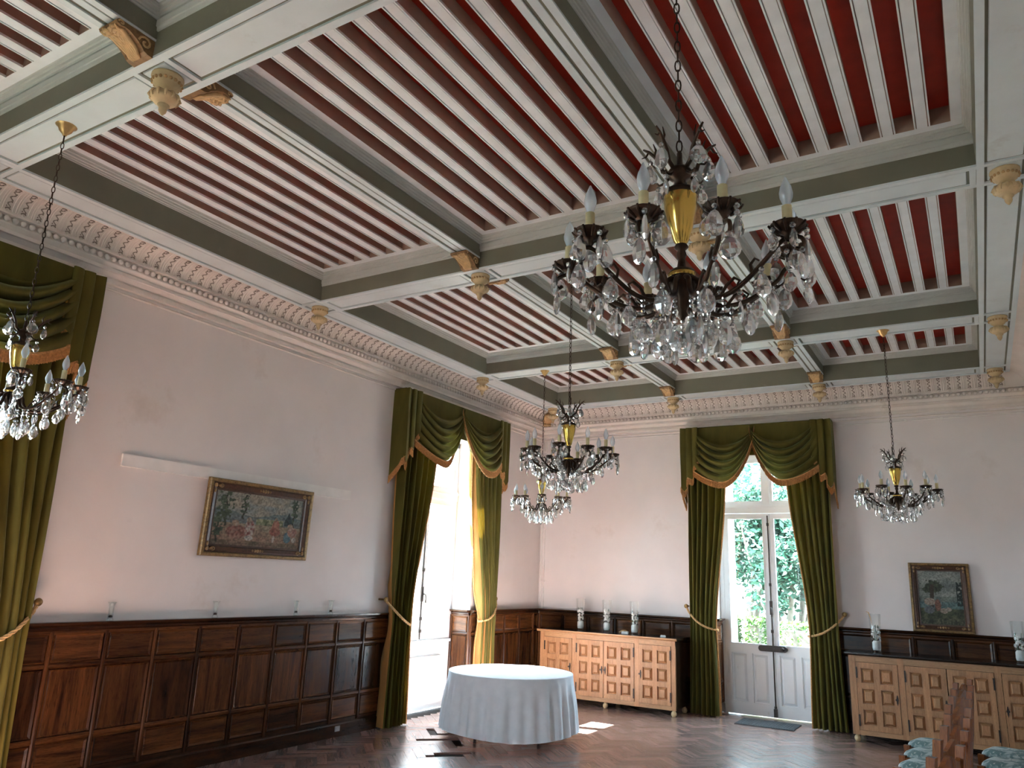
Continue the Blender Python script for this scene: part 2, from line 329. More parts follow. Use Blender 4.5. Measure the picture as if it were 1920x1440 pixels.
# ------------------------------------------------------------------ setting: coffered ceiling
ceil = thing('ceiling', 'coffered wooden ceiling of grey beams, white joists and red boards', 'ceiling', kind='structure')
cslab = MB().box(-.5, W+.5, -L-.5, .5, 4.62, 4.80); cslab.build('ceiling_slab', M['wall'], ceil)
PI_, PO = .536, .236        # perimeter beam inner and outer edge
XC = (2.32, W-2.32); CHW = .085
MAINY = (-2.40, -5.41, -8.51, -11.52); MHW = .146
ZF, ZJ, ZR, ZC = 4.425, 4.49, 4.603, 4.304
def soffit_strip(parent, x0, x1, y0, y1, z, along, cuts, name='soffit_panel'):
    """border strips proud of the beam underside, leaving one sunk panel between each pair of cuts"""
    e, c, dz = .042, .035, .014; mb = MB()
    if along == 'x':
        mb.box(x0, x1, y0, y0+e, z, z+dz); mb.box(x0, x1, y1-e, y1, z, z+dz)
        for q in cuts: mb.box(q-c/2, q+c/2, y0+e, y1-e, z, z+dz)
    else:
        mb.box(x0, x0+e, y0, y1, z, z+dz); mb.box(x1-e, x1, y0, y1, z, z+dz)
        for q in cuts: mb.box(x0+e, x1-e, q-c/2, q+c/2, z, z+dz)
    mb.build('soffit_border', M['soffit'], parent)
    cs = sorted(cuts)
    for a, b in zip(cs[:-1], cs[1:]):
        g = .016; p = MB()
        if along == 'x': X0, X1, Y0, Y1 = a+c/2+g, b-c/2-g, y0+e+g, y1-e-g
        else: X0, X1, Y0, Y1 = x0+e+g, x1-e-g, a+c/2+g, b-c/2-g
        if X1-X0 < .02 or Y1-Y0 < .02: continue
        p.add([(X0,Y0,z+.014),(X1,Y0,z+.014),(X1,Y1,z+.014),(X0,Y1,z+.014),(X0+.004,Y0+.004,z+.006),(X1-.004,Y0+.004,z+.006),(X1-.004,Y1-.004,z+.006),(X0+.004,Y1-.004,z+.006)],
              [(7,6,5,4),(0,4,5,1),(1,5,6,2),(2,6,7,3),(3,7,4,0)])
        p.build(name, M['soffit'], parent)
ycuts = [-.39]+list(MAINY)+[-L+.39]
for yc in MAINY:
    mb = MB().box(PI_, W-PI_, yc-MHW, yc+MHW, H+.014, ZF+.26); mb.m = [0]*6
    b = mb.build('main_beam', M['face'], ceil)
    for s_ in (-1, 1):
        f0 = yc+s_*MHW; fp = [(f0,4.362),(f0+s_*.008,4.366),(f0+s_*.010,4.385),(f0+s_*.016,4.388),(f0+s_*.016,ZF+.001),(f0,ZF+.001)]
        for xa_, xb_ in ((PI_, XC[0]-CHW), (XC[0]+CHW, XC[1]-CHW), (XC[1]+CHW, W-PI_)): MB().extr(fp, 'x', xa_, xb_).build('fascia', M['mould'], b)
    cs = [PI_+.02, XC[0]-.13, XC[0]+.13, XC[1]-.13, XC[1]+.13, W-PI_-.02]
    soffit_strip(b, PI_, W-PI_, yc-MHW, yc+MHW, H, 'x', cs)
for x0, x1 in ((PO, PI_), (W-PI_, W-PO)):
    b = MB().box(x0-.24 if x0 < 1 else x0, x1 if x0 < 1 else x1+.24, -L, 0, H+.014, ZF+.26).build('side_beam', M['face'], ceil)
    cs = [-.25, -.53]; [cs.extend((y+.13, y-.13)) for y in MAINY]; cs += [-L+.25]
    soffit_strip(b, x0, x1, -L+PO, -PO, H, 'y', cs)
for y0, y1 in ((-PI_, -PO), (-L+PO, -L+PI_)):
    b = MB().box(PI_, W-PI_, y0 if y0 > -5 else y0-.24, y1+.24 if y0 > -5 else y1, H+.014, ZF+.26).build('end_beam', M['face'], ceil)
    soffit_strip(b, PI_, W-PI_, y0, y1, H, 'x', [PI_+.02, XC[0]-.13, XC[0]+.13, XC[1]-.13, XC[1]+.13, W-PI_-.02])
bays = [(-PI_, MAINY[0]+MHW)]+[(MAINY[i]-MHW, MAINY[i+1]+MHW) for i in range(3)]+[(MAINY[3]-MHW, -L+PI_)]
xs = [PI_, XC[0]-CHW, XC[0]+CHW, XC[1]-CHW, XC[1]+CHW, W-PI_]
STEPS = [(0,ZF),(.007,ZF+.001),(.008,ZF+.012),(.016,ZF+.014),(.018,ZF+.026),(.028,ZF+.029),(.030,ZF+.044),(.040,ZF+.047),(.042,ZJ-.004),(.048,ZJ),(.108,ZJ),(.108,ZR)]
joist_me = {}
for bi, (yb, ya) in enumerate(bays):      # yb far edge, ya near edge (ya<yb)
    for xc in XC:
        b = MB().box(xc-CHW, xc+CHW, ya, yb, ZC+.01, ZF+.26).build('cross_beam', M['face'], ceil)
        soffit_strip(b, xc-CHW, xc+CHW, ya, yb, ZC, 'y', [ya+.02, yb-.02])
    for ci in range(3):
        x0, x1 = xs[2*ci], xs[2*ci+1]
        MB().add([(x0,ya,ZR),(x1,ya,ZR),(x1,yb,ZR),(x0,yb,ZR)], [(3,2,1,0)]).build('ceiling_board', M['red'], ceil)
        mb = MB()
        cor = lambda d: [(x0+d,ya+d),(x1-d,ya+d),(x1-d,yb-d),(x0+d,yb-d)]
        for j in range(len(STEPS)-1):
            mb.k = 0 if j < 9 else (1 if j == 9 else 2); (d0, z0_), (d1, z1_) = STEPS[j], STEPS[j+1]
            mb.add([(*c_, z0_) for c_ in cor(d0)]+[(*c_, z1_) for c_ in cor(d1)], [(i, (i+1) % 4, 4+(i+1) % 4, 4+i) for i in range(4)])
        mb.build('coffer_moulding', [M['mould'], M['joist'], M['jside']], ceil)
        if bi == 4: continue
        a, bb = x0+.108, x1-.108; pitch = (bb-a+.08)/8; jw = .080; ln = yb-ya-.216
        key = round(ln, 3)
        if key not in joist_me:
            j = MB(); j.k = 1; j.box(-jw/2+.004, jw/2-.004, -ln/2, ln/2, ZJ+.01, ZR)
            j.k = 0; j.box(-jw/2+.010, jw/2-.010, -ln/2-.002, ln/2+.002, ZJ, ZJ+.012)
            for s in (-1, 1): j.box(s*jw/2-.0045, s*jw/2+.0045, -ln/2-.002, ln/2+.002, ZJ-.003, ZJ+.012)
            joist_me[key] = j.mesh('joist', [M['joist'], M['jside']])
        for k in range(1, 8):
            inst('joist', joist_me[key], ceil, (a+k*pitch-.04, (ya+yb)/2, 0))

# ------------------------------------------------------------------ setting: wainscot
ZROWS = ((.15, .40), (.40, .905), (.905, 1.15))
panel_cache = {}
def wainscot(name, label, loc, rotz, cols, rows=(0, 1, 2), cat='wainscot'):
    """local frame: x along the wall, -y into the room"""
    t = thing(name, label, cat, loc, rotz, kind='structure'); a, b = cols[0], cols[-1]
    MB().box(a, b, -.012, 0, 0, 1.17).build('backing_board', M['wal_d'], t)
    MB().extr([(0,0),(-.034,0),(-.034,.115),(-.026,.128),(-.026,.14),(0,.14)], 'x', a, b).build('base_board', M['wal_d'], t)
    MB().extr([(0,1.145),(-.022,1.145),(-.03,1.16),(-.03,1.17),(-.052,1.182),(-.066,1.19),(-.07,1.207),(0,1.207)], 'x', a, b).build('cap_rail', M['wal_d'], t)
    for z in (.40, .905, 1.135): MB().extr([(0,z-.018),(-.018,z-.018),(-.024,z-.008),(-.024,z+.008),(-.018,z+.018),(0,z+.018)], 'x', a, b).build('rail', M['wal_h'], t)
    for c in cols: MB().extr([(c-.018,0),(c-.016,-.022),(c-.006,-.030),(c+.006,-.030),(c+.016,-.022),(c+.018,0)], 'z', .14, 1.14).build('stile', M['wal_v'], t)
    for x0, x1 in zip(cols[:-1], cols[1:]):
        for r in rows:
            z0, z1 = ZROWS[r]; w = x1-x0; key = (round(w, 3), r)
            if w < .07: continue
            if key not in panel_cache:
                p = MB(); zz = z1-z0; g = .018
                p.raised(-w/2+g, w/2-g, g, zz-g, -.010, -.024, .010)      # frame moulding
                p.f.pop(0); p.m.pop(0)
                i = g+.010; q = g+.026; Y1, Y2 = -.024, -.014
                p.add([(-w/2+i,Y1,i),(w/2-i,Y1,i),(w/2-i,Y1,zz-i),(-w/2+i,Y1,zz-i),(-w/2+q,Y2,q),(w/2-q,Y2,q),(w/2-q,Y2,zz-q),(-w/2+q,Y2,zz-q)],
                      [(4,5,6,7),(0,1,5,4),(1,2,6,5),(2,3,7,6),(3,0,4,7)])
                panel_cache[key] = p.mesh('panel', M['wal_v'] if r == 1 else M['wal_h'])
            inst('panel', panel_cache[key], t, ((x0+x1)/2, 0, z0))
    return t
LW = WINY[1]-OPH
wainscot('wainscot', 'long dark walnut wainscot under the tapestry between two windows', (0,0,0), PI/2, [-7.97,-7.739]+[-7.317+.4215*k for k in range(9)]+[-3.523, LW])
wainscot('wainscot', 'short walnut wainscot between the curtained window and room corner', (0,0,0), PI/2, [WINY[1]+OPH, -1.44, -1.02, -.60, -.18, -.035])
wainscot('wainscot', 'walnut wainscot behind the sideboard with three vases', (0,0,0), 0, [.035, .43, .853, 1.276, 1.70, 2.123, DOORX-OPH], (1, 2))
wainscot('wainscot', 'walnut wainscot under the painting leaning on the wall', (0,0,0), 0, [DOORX+OPH, 4.25, 4.665, 5.08, 5.49, 5.90, 6.31, W-.035], (1, 2))
wainscot('wainscot', 'narrow sunlit wooden panelling inside the bright window recess', (-REV+.02, WINY[1]+OPH, 0), 0, [0, REV-.02])
wainscot('wainscot', 'narrow wooden panelling in the left side of the door recess', (DOORX-OPH, 0, 0), PI/2, [0, REV-.02])
wainscot('wainscot', 'plain walnut wainscot on the side wall by the chairs', (W,0,0), -PI/2, [.035, 1.87], ())

# ------------------------------------------------------------------ setting: windows and door  (local: x along wall, -y to the room, frame plane at y=REV)
def frame_rect(mb, x0, x1, z0, z1, w, y0, y1):
    mb.box(x0, x0+w, y0, y1, z0, z1); mb.box(x1-w, x1, y0, y1, z0, z1); mb.box(x0+w, x1-w, y0, y1, z0, z0+w); mb.box(x0+w, x1-w, y0, y1, z1-w, z1)
def cremone(t, z0, z1, zh, x=0, y=-.035):
    c = MB(); c.tube([(x, y, z0), (x, y, z1)], .008, 8)
    for z in (z0+.1, zh-.3, zh+.3, z1-.12): c.box(x-.014, x+.014, y-.012, y+.02, z-.02, z+.02)
    c.box(x-.018, x+.018, y-.008, y+.02, zh-.09, zh+.09)
    o = c.build('bolt', M['iron'], t)
    MB().tube([(x, y-.01, zh), (x+.01, y-.045, zh), (x+.02, y-.05, zh-.05), (x+.012, y-.05, zh-.11)], [.011, .010, .009, .012], 8).build('handle', M['iron'], o, True)
def frenchdoor(name, label, loc, rotz, window=False):
    t = thing(name, label, 'window' if window else 'door', loc, rotz, kind='structure'); hw = OPH-.005; T0, T1 = 2.62, 2.765
    y0, y1 = REV, REV+.07
    f = MB(); f.box(-hw, -hw+.06, y0, y1, 0, OPZ-.005); f.box(hw-.06, hw, y0, y1, 0, OPZ-.005); f.box(-hw, hw, y0, y1, OPZ-.07, OPZ-.005); f.box(-hw, hw, y0-.015, y1, T0+.015, T1)
    f.box(-hw, hw, y0-.03, y1, T1-.05, T1-.02); f.build('frame', M['white'], t)
    f = MB(); f.box(-.035, .035, y0-.008, y1, T1, OPZ-.07); f.build('mullion', M['white'], t)
    for s in (-1, 1):
        x0, x1 = (-hw+.06, -.035) if s < 0 else (.035, hw-.06)
        f = MB(); frame_rect(f, x0, x1, T1, OPZ-.07, .04, y0+.008, y1-.01); g = f.build('transom_sash', M['white'], t)
        MB().box(x0+.035, x1-.035, y0+.03, y0+.035, T1+.035, OPZ-.10).build('pane', M['pane'], g)
        # leaf
        x0, x1 = (-hw+.06, -.002) if s < 0 else (.002, hw-.06); zb = .83 if window else .01; zg = .90
        f = MB(); w = .07
        f.box(x0, x0+w, y0+.004, y0+.05, zb, T0+.01); f.box(x1-w, x1, y0+.004, y0+.05, zb, T0+.01); f.box(x0+w, x1-w, y0+.004, y0+.05, T0-.055, T0+.01)
        if window: f.box(x0+w, x1-w, y0+.004, y0+.05, zb, zg)
        else:
            f.box(x0+w, x1-w, y0+.004, y0+.05, zg-.12, zg); f.box(x0+w, x1-w, y0+.004, y0+.05, zb, .16); m = (x0+x1)/2
            f.box(m-.035, m+.035, y0+.004, y0+.05, .16, zg-.12); f.box(x0+w, x1-w, y0+.03, y0+.042, .16, zg-.12)
        g = f.build('casement' if window else 'door_leaf', M['white'], t)
        if not window:
            for a, b in ((x0+w, m-.035), (m+.035, x1-w)):
                p = MB(); p.raised(a+.012, b-.012, .172, zg-.132, y0+.031, y0+.012, .03); p.build('panel', M['white'], g)
        MB().box(x0+w-.006, x1-w+.006, y0+.024, y0+.029, zg-.006, T0-.05).build('pane', M['pane'], g)
        b = MB(); frame_rect(b, x0+w-.008, x1-w+.008, zg-.008, T0-.047, .016, y0-.001, y0+.024); b.build('glazing_bead', M['white'], g)
    MB().box(-.022, .022, y0-.012, y0+.02, .83 if window else .02, T0).build('meeting_stile', M['white'], t)
    if window:
        MB().box(-hw+.06, hw-.06, y0+.01, y1, .0, .83).build('apron', M['white'], t)
        MB().box(-hw+.02, hw-.02, y0-.03, y1, .80, .835).build('window_sill', M['white'], t)
        p = MB(); p.box(-.30, .46, y0-.05, y0+.012, .08, .64); pp = p.build('apron_panel', M['white'], t)
        q = MB(); frame_rect(q, -.30, .46, .08, .64, .05, y0-.064, y0-.05); q.build('panel_frame', M['white'], pp)
        q = MB(); [q.box(-.22, .38, y0-.057, y0-.05, .16+k*.022, .17+k*.022) for k in range(3)]; q.build('grille', M['white'], pp)
        for x in (-.26, .26): MB().tube([(x, y0-.03, .755), (x+.02, y0-.06, .765), (x+.06, y0-.05, .75)], .007, 6).build('catch', M['white'], t, True)
        cremone(t, .85, 2.60, 1.40, 0, y0-.02)
    else:
        cremone(t, .03, 2.60, 1.38, 0, y0-.022)
        k = MB(); n = 10; pl = [(-.15+.035*math.cos(PI/2+PI*i/n), .862+.038*math.sin(PI/2+PI*i/n)) for i in range(n+1)]+[(.15+.035*math.cos(-PI/2+PI*i/n), .862+.038*math.sin(-PI/2+PI*i/n)) for i in range(n+1)]
        k.extr(pl, 'y', y0-.05, y0-.015); lk = k.build('lock_plate', M['iron'], t)
        MB().tube([(.13, y0-.05, .862), (.13, y0-.085, .862)], [.024, .018], 12).build('knob', M['iron'], lk, True)
        MB().box(-.02, .02, y0-.05, y0+.01, .02, .12).build('floor_latch', M['iron'], t)
    return t
frenchdoor('window_1', 'tall white window behind the first green curtain, mostly out of view', (0, WINY[0], 0), PI/2, True)
frenchdoor('window_2', 'tall bright white casement window between green curtains by the table', (0, WINY[1], 0), PI/2, True)
frenchdoor('door_2', 'white glazed double door behind the camera', (1.7, -L, 0), PI)
frenchdoor('door_1', 'white double garden door with glass panes and dark bolt', (DOORX, 0, 0), 0)

# ------------------------------------------------------------------ sideboards
def sideboard(label, loc, toplight):
    t = thing('sideboard', label, 'sideboard', loc); w = 1.99; yf, yb = -.57, -.075       # local x from 0
    B = MB(); B.box(0, .03, yf+.03, yb, .09, .925); B.box(w-.03, w, yf+.03, yb, .09, .925); B.box(.03, w-.03, yb-.02, yb, .09, .925); B.box(.03, w-.03, yf+.03, yb-.02, .09, .12)
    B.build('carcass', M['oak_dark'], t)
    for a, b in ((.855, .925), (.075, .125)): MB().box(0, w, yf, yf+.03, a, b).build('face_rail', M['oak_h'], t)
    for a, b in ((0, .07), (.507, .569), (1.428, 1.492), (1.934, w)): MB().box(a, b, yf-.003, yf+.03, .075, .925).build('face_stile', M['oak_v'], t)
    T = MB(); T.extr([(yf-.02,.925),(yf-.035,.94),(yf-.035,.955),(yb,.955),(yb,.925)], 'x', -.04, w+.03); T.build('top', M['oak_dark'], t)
    if toplight: MB().extr([(yf-.021,.922),(yf-.040,.938),(yf-.042,.953),(yf-.034,.953),(yf-.034,.94),(yf-.02,.926)], 'x', -.042, w+.032).build('top_edge', M['oak_h'], t)
    for a, b, hs in ((.07, .507, -1), (.569, .985, -1), (.985, 1.428, 1), (1.492, 1.934, 1)):
        d = MB(); d.box(a+.004, b-.004, yf+.014, yf+.022, .128, .852); x0, x1, z0, z1 = a+.004, b-.004, .128, .852; g = (x1-x0); m = (x0+x1)/2
        d.box(x0, x0+.05, yf-.010, yf+.016, z0, z1); d.box(x1-.05, x1, yf-.010, yf+.016, z0, z1); d.box(m-.032, m+.032, yf-.010, yf+.016, z0, z1)
        for r in range(4):
            zc = z0+(z1-z0-.06)*r/3; d.box(x0+.05, m-.032, yf-.0098, yf+.016, zc, zc+.06); d.box(m+.032, x1-.05, yf-.0098, yf+.016, zc, zc+.06)
        dr = d.build('door', M['oak_v'], t)
        for r in range(3):
            zc = z0+(z1-z0-.06)*r/3
            for q0, q1 in ((x0+.05, m-.032), (m+.032, x1-.05)):
                p = MB(); p.raised(q0+.008, q1-.008, zc+.068, zc+(z1-z0-.06)/3-.008, yf+.015, yf-.014, .026); p.build('raised_panel', M['oak_v'], dr)
        hx = x0+.004 if hs < 0 else x1-.004
        for z in (.70, .19): MB().box(hx-.008, hx+.008, yf-.018, yf-.008, z-.02, z+.10).build('hinge', M['iron'], dr)
        kx = x1-.022 if hs < 0 else x0+.022
        e = MB(); e.extr([(kx-.008,.45),(kx-.010,.50),(kx-.004,.53),(kx+.004,.53),(kx+.010,.50),(kx+.008,.45),(kx,.42)], 'y', yf-.014, yf-.009)
        e.tube([(kx, yf-.012, .485), (kx, yf-.04, .485)], .004, 6); e.box(kx-.016, kx+.016, yf-.045, yf-.040, .475, .495); e.build('key_plate', M['iron'], dr)
    for x in (.04, 1.0, w-.04):
        for y in (yf+.035, yb-.04):
            MB().lathe([(0,0),(.022,0),(.034,.02),(.036,.035),(.03,.055),(.016,.066),(.018,.075),(0,.078)], 14, (x, y, 0)).build('foot', M['cream'], t, True)
    return t
sideboard('light oak sideboard with three tall vases, beside the round table', (.365, 0, 0), True)
sideboard('light oak sideboard with dark top, behind the stacked rows of chairs', (4.435, 0, 0), False)

# ------------------------------------------------------------------ vases and glasses
def vase(label, x, y, seed, fill, stem=False, z=.955):
    r = random.Random(seed); t = thing('glass_vase', label, 'vase', (x, y, z), 0, 'tall glass vases on the sideboards')
    MB().lathe([(0,.0),(.048,0),(.05,.012),(.055,.2),(.068,.43),(.066,.432)], 20).build('vessel', M['glass'], t, True)
    MB().lathe([(0,.024),(.040,.024),(.046,.05),(.044,.11),(.03,.13),(0,.132)], 14).build('candle', M['wax'], t, True)
    p = MB()
    for _ in range(fill):
        a = r.uniform(0, 2*PI); rr = r.uniform(.015, .038); zz = r.uniform(.14, .29); p.ball((rr*math.cos(a), rr*math.sin(a), zz), r.uniform(.012, .02), 6, 4, (1, 1, r.uniform(.5, 1.3)))
    p.build('petals', M['petal'], t)
    g = MB()
    for _ in range(3):
        a = r.uniform(0, 6); g.tube([(.02*math.cos(a), .02*math.sin(a), .13), (.03*math.cos(a+.7), .03*math.sin(a+.7), .22), (.035*math.cos(a+1), .035*math.sin(a+1), .31)], .004, 5)
    g.build('twigs', M['green'], t)
    if stem:
        MB().tube([(-.02,0,.2), (-.04,0,.36), (-.06,-.005,.445), (-.085,-.01,.455)], [.005,.004,.006,.003], 6).build('dried_stem', M['rope'], t)
    return t
vase('leftmost of the three vases, half filled with white petals', .865, -.30, 1, 26)
vase('middle one of the three tall glass vases on the oak sideboard', 1.275, -.31, 2, 34)
vase('rightmost of the three vases, pale green wax at its base', 1.70, -.33, 3, 22)
vase('tall glass vase with a dried stem, left of the leaning painting', 4.715, -.30, 4, 30, True)
vase('tall glass vase at the photo edge, right of the leaning painting', 6.13, -.30, 6, 24)
MB().box(-.045, .045, -.03, .03, 0, .012).box(-.043, .043, -.028, .028, .016, .028).box(-.044, .044, -.029, .029, .011, .017).build('small_box', M['wax'], None, False, (1.56, -.33, .955), .15)
tag(bpy.data.objects['small_box'], 'small flat white box beside the rightmost vase', 'box')
eb = MB().box(-.035, .035, -.016, .016, 0, .014); eb.extr([(-.016,.014),(.016,.014),(.010,.022),(-.010,.022)], 'x', -.03, .03)
tag(eb.build('eraser_block', M['wax'], None, False, (2.14, -.42, .955), .2), 'small white block alone near the sideboard end', 'block')
st = MB()
for k in range(5):
    a = 2*PI*k/5; st.tube([(0,0,.02), (.03*math.cos(a), .03*math.sin(a), .024), (.075*math.cos(a), .075*math.sin(a), .008)], [.018,.014,.006], 6)
tag(st.build('starfish', M['rope'], None, True, (1.50, -.22, .955)), 'small brown star ornament between two vases', 'ornament')
def glass(label, y):
    t = thing('small_glass', label, 'glass', (.036, y, 1.207), 0, 'small stem glasses along the wainscot')
    MB().lathe([(0,0),(.026,0),(.026,.014),(.021,.02),(.020,.11),(.028,.135),(.034,.14),(.032,.142),(.024,.132),(.017,.11),(.017,.03),(0,.026)], 16).build('bowl', M['glass'], t, True)
    MB().lathe([(0,.0265),(.014,.0265),(.0155,.036),(.008,.044),(0,.045)], 10).build('dark_filling', M['iron'], t, True)
for y, l in ((-6.90,'leftmost small glass on the wainscot ledge, left of the tapestry'), (-5.93,'small glass on the ledge straight below the tapestry'), (-4.98,'small glass on the ledge, third one along, left of the last'), (-4.50,'small glass on the ledge nearest the curtained window')):
    glass(l, y)

# ------------------------------------------------------------------ pictures
def hashn(i, j, s): return random.Random(i*7919+j*104729+s*31).random()
def vnoise(x, y, s):
    i, j = math.floor(x), math.floor(y); fx, fy = x-i, y-j; fx = fx*fx*(3-2*fx); fy = fy*fy*(3-2*fy)
    return lerp(lerp(hashn(i, j, s), hashn(i+1, j, s), fx), lerp(hashn(i, j+1, s), hashn(i+1, j+1, s), fx), fy)
def mix3(a, b, t): t = max(0, min(1, t)); return tuple(lerp(p, q, t) for p, q in zip(a, b))
def paint_pastoral(u, v):     # v 0 bottom .. 1 top
    n = vnoise(u*14, v*12, 1); n2 = vnoise(u*40, v*30, 2)
    c = mix3((.50,.45,.33), (.26,.34,.34), (n*.8+vnoise(u*5, v*18, 5)*.7)-.35)
    hill = .60+.05*math.sin(u*9+1)+.03*vnoise(u*20, 0, 3)
    if v < hill: c = mix3((.10,.17,.19), (.22,.30,.27), n2)
    if v < .56: c = mix3((.16,.23,.25), (.26,.31,.27), n)
    if .40 < v < .54 and u > .46 and u < .78: c = mix3((.10,.16,.06), (.45,.46,.26), n2*1.3-.1)
    if v < .42: c = mix3((.36,.27,.17), (.46,.40,.27), n2)
    if v < .34+.05*math.sin(u*7): c = mix3((.33,.22,.14), (.42,.30,.19), n)
    if v < .2: c = mix3(c, (.40,.18,.11), n2*.6)
    if v < .10: c = mix3(c, (.13,.12,.06), n)
    def tree(x0, base, top, w):
        nonlocal c
        if abs(u-x0-.012*math.sin(v*20)) < .010 and base < v < top: c = (.06,.07,.04)
        if base+.12 < v < top+.05 and abs(u-x0) < w*(.5+vnoise(u*30, v*26, 7)) and n2 > .42: c = mix3((.04,.08,.05), (.14,.20,.11), n)
    tree(.12, .35, .97, .07); tree(.32, .5, .97, .035); tree(.90, .4, .95, .035); tree(.05, .05, .5, .06)
    if .45 < v < .72-abs(u-.84)*4 and abs(u-.84) < .05: c = (.04,.08,.08)
    def fig(x, y, w, h, col, col2):
        nonlocal c
        d = ((u-x)/w)**2+((v-y)/h)**2
        if d < 1: c = mix3(col, col2, vnoise(u*60, v*24, 9)*1.5-.3)
    fig(.26,.26,.11,.13,(.30,.10,.07),(.48,.28,.20)); fig(.24,.42,.04,.06,(.40,.26,.15),(.5,.4,.3))
    fig(.40,.34,.055,.17,(.55,.50,.42),(.34,.10,.08)); fig(.385,.50,.028,.05,(.5,.4,.3),(.3,.2,.12)); fig(.40,.16,.05,.045,(.6,.56,.48),(.3,.3,.28))
    fig(.695,.40,.045,.15,(.42,.14,.08),(.50,.22,.14)); fig(.69,.31,.065,.08,(.34,.10,.07),(.45,.2,.12)); fig(.695,.56,.018,.03,(.2,.12,.08),(.4,.3,.2)); fig(.68,.17,.016,.07,(.6,.55,.48),(.5,.4,.3))
    fig(.845,.22,.045,.11,(.08,.18,.24),(.16,.30,.34)); fig(.90,.33,.06,.10,(.50,.22,.16),(.55,.42,.32)); fig(.87,.45,.035,.04,(.5,.4,.28),(.4,.25,.15)); fig(.93,.18,.03,.05,(.6,.56,.48),(.4,.35,.3))
    return c
def paint_grotto(u, v):
    n = vnoise(u*9, v*14, 11); n2 = vnoise(u*30, v*34, 12)
    c = mix3((.40,.42,.36), (.20,.24,.22), vnoise(u*3, v*11, 15)*1.6-.4)
    if v < .52: c = mix3((.16,.22,.20), (.26,.30,.24), n)
    if v < .42: c = mix3((.10,.20,.20), (.18,.28,.26), n2)
    if v < .30: c = mix3((.05,.06,.03), (.16,.17,.08), n)
    if v < .12: c = mix3((.03,.035,.02), (.20,.20,.11), n2)
    d = ((u-.30)/.26)**2+((v-.70)/.12)**2
    if d < .6+.8*n2 and n > .3: c = mix3((.04,.05,.03), (.10,.13,.07), n2)
    if abs(u-.30-.1*(v-.5)) < .045 and .3 < v < .75: c = (.07,.05,.03)
    if u > .86 and .35 < v < .8 and n2 > .3: c = (.03,.05,.04)
    for x, y, w, h, a, b in ((.24,.42,.13,.07,(.55,.45,.36),(.35,.22,.14)), (.42,.36,.07,.11,(.28,.10,.06),(.36,.16,.10)), (.55,.26,.09,.05,(.55,.46,.38),(.40,.28,.2)), (.66,.29,.06,.04,(.6,.52,.44),(.45,.3,.22)), (.22,.27,.12,.07,(.14,.17,.18),(.22,.22,.22))):
        if ((u-x)/w)**2+((v-y)/h)**2 < 1: c = mix3(a, b, n2)
    return c
def picture(label, loc, rotz, tilt, w, h, fn, fw, nx, ny):
    t = thing('framed_tapestry', label, 'picture', loc, rotz); t.rotation_euler = (tilt, 0, rotz)
    # frame profile (d from outer edge, y toward room): moulded, mitred
    pr = [(0,0),(0,-.03),(.008,-.042),(fw*.28,-.045),(fw*.34,-.030),(fw*.5,-.034),(fw*.78,-.026),(fw*.85,-.014),(fw,-.014),(fw,-.004)]
    mb = MB(); cor = lambda d: [(-w/2+d, d), (w/2-d, d), (w/2-d, h-d), (-w/2+d, h-d)]
    for j in range(len(pr)-1):
        mb.k = 0 if j < 4 else 1
        a, b = cor(pr[j][0]), cor(pr[j+1][0])
        mb.add([(x, pr[j][1], z) for x, z in a]+[(x, pr[j+1][1], z) for x, z in b], [(i, (i+1) % 4, 4+(i+1) % 4, 4+i) for i in range(4)])
    mb.build('frame', [M['gold_frame'], M['frame_dark']], t)
    for x in (-w/2+fw*.62, w/2-fw*.62):
        for z in (fw*.62, h-fw*.62):
            o = MB(); s = fw*.42
            sx, sz = (1 if x < 0 else -1), (1 if z < h/2 else -1)
            o.ball((x, -.034, z), s*.45, 8, 5, (1, .5, 1)); o.ball((x+sx*s, -.034, z), s*.32, 8, 5, (1.6, .5, .8)); o.ball((x, -.034, z+sz*s), s*.32, 8, 5, (.8, .5, 1.6))
            o.tube([(x+sx*s*(1.3-.5*math.cos(a)), -.036, z+sz*s*.35*math.sin(a)) for a in [i*.7 for i in range(8)]], s*.12, 5); o.build('corner_ornament', M['frame_gilt'], t, True)
    for z in (fw*.62, h-fw*.62):
        o = MB(); [o.ball((k*fw*.28, -.036, z), fw*.17*(1-.18*abs(k)), 8, 5, (1, .5, 1)) for k in (-2, -1, 0, 1, 2)]; o.build('middle_ornament', M['frame_gilt'], t, True)
    x0, x1, z0, z1 = -w/2+fw-.004, w/2-fw+.004, fw-.004, h-fw+.004
    c = MB().grid(lambda u, v: (lerp(x0, x1, u), -.007, lerp(z0, z1, v)), nx, ny); me = c.mesh('canvas', M['tapestry'])
    at = me.color_attributes.new('paint', 'FLOAT_COLOR', 'POINT'); k = 0
    for j in range(ny+1):
        for i in range(nx+1): q_ = fn(i/nx, j/ny); f_ = .34+.6*vnoise(i*.5, j*.5, 33); g_ = sum(q_)/3; at.data[k].color = (*[lerp(g_, x_, .85)*f_*.82 for x_ in q_], 1); k += 1
    inst('canvas', me, t); MB().box(-w/2+.005, w/2-.005, -.003, 0, .005, h-.005).build('back_board', M['oak_dark'], t)
    return t
M['gold_frame'] = paint('old_gold_frame', (.22,.13,.045), .42, .35, 70, .002, .5, .35, ((.07,.035,.012), 30, .5, .7))
M['frame_dark'] = paint('dark_frame_slope', (.07,.03,.015), .3, .3, 40, .001, .5, .1)
M['frame_gilt'] = paint('frame_ornament', (.26,.16,.07), .4, .4, 60, .001, .5, .4)
picture('framed pastoral tapestry with figures, hung below the white batten', (.012, -5.555, 1.735), PI/2, .035, 1.255, .685, paint_pastoral, .105, 150, 84)
picture('smaller framed landscape tapestry leaning on the wainscot ledge', (5.415, -.062, 1.207), 0, -.07, .63, .79, paint_grotto, .092, 84, 112)
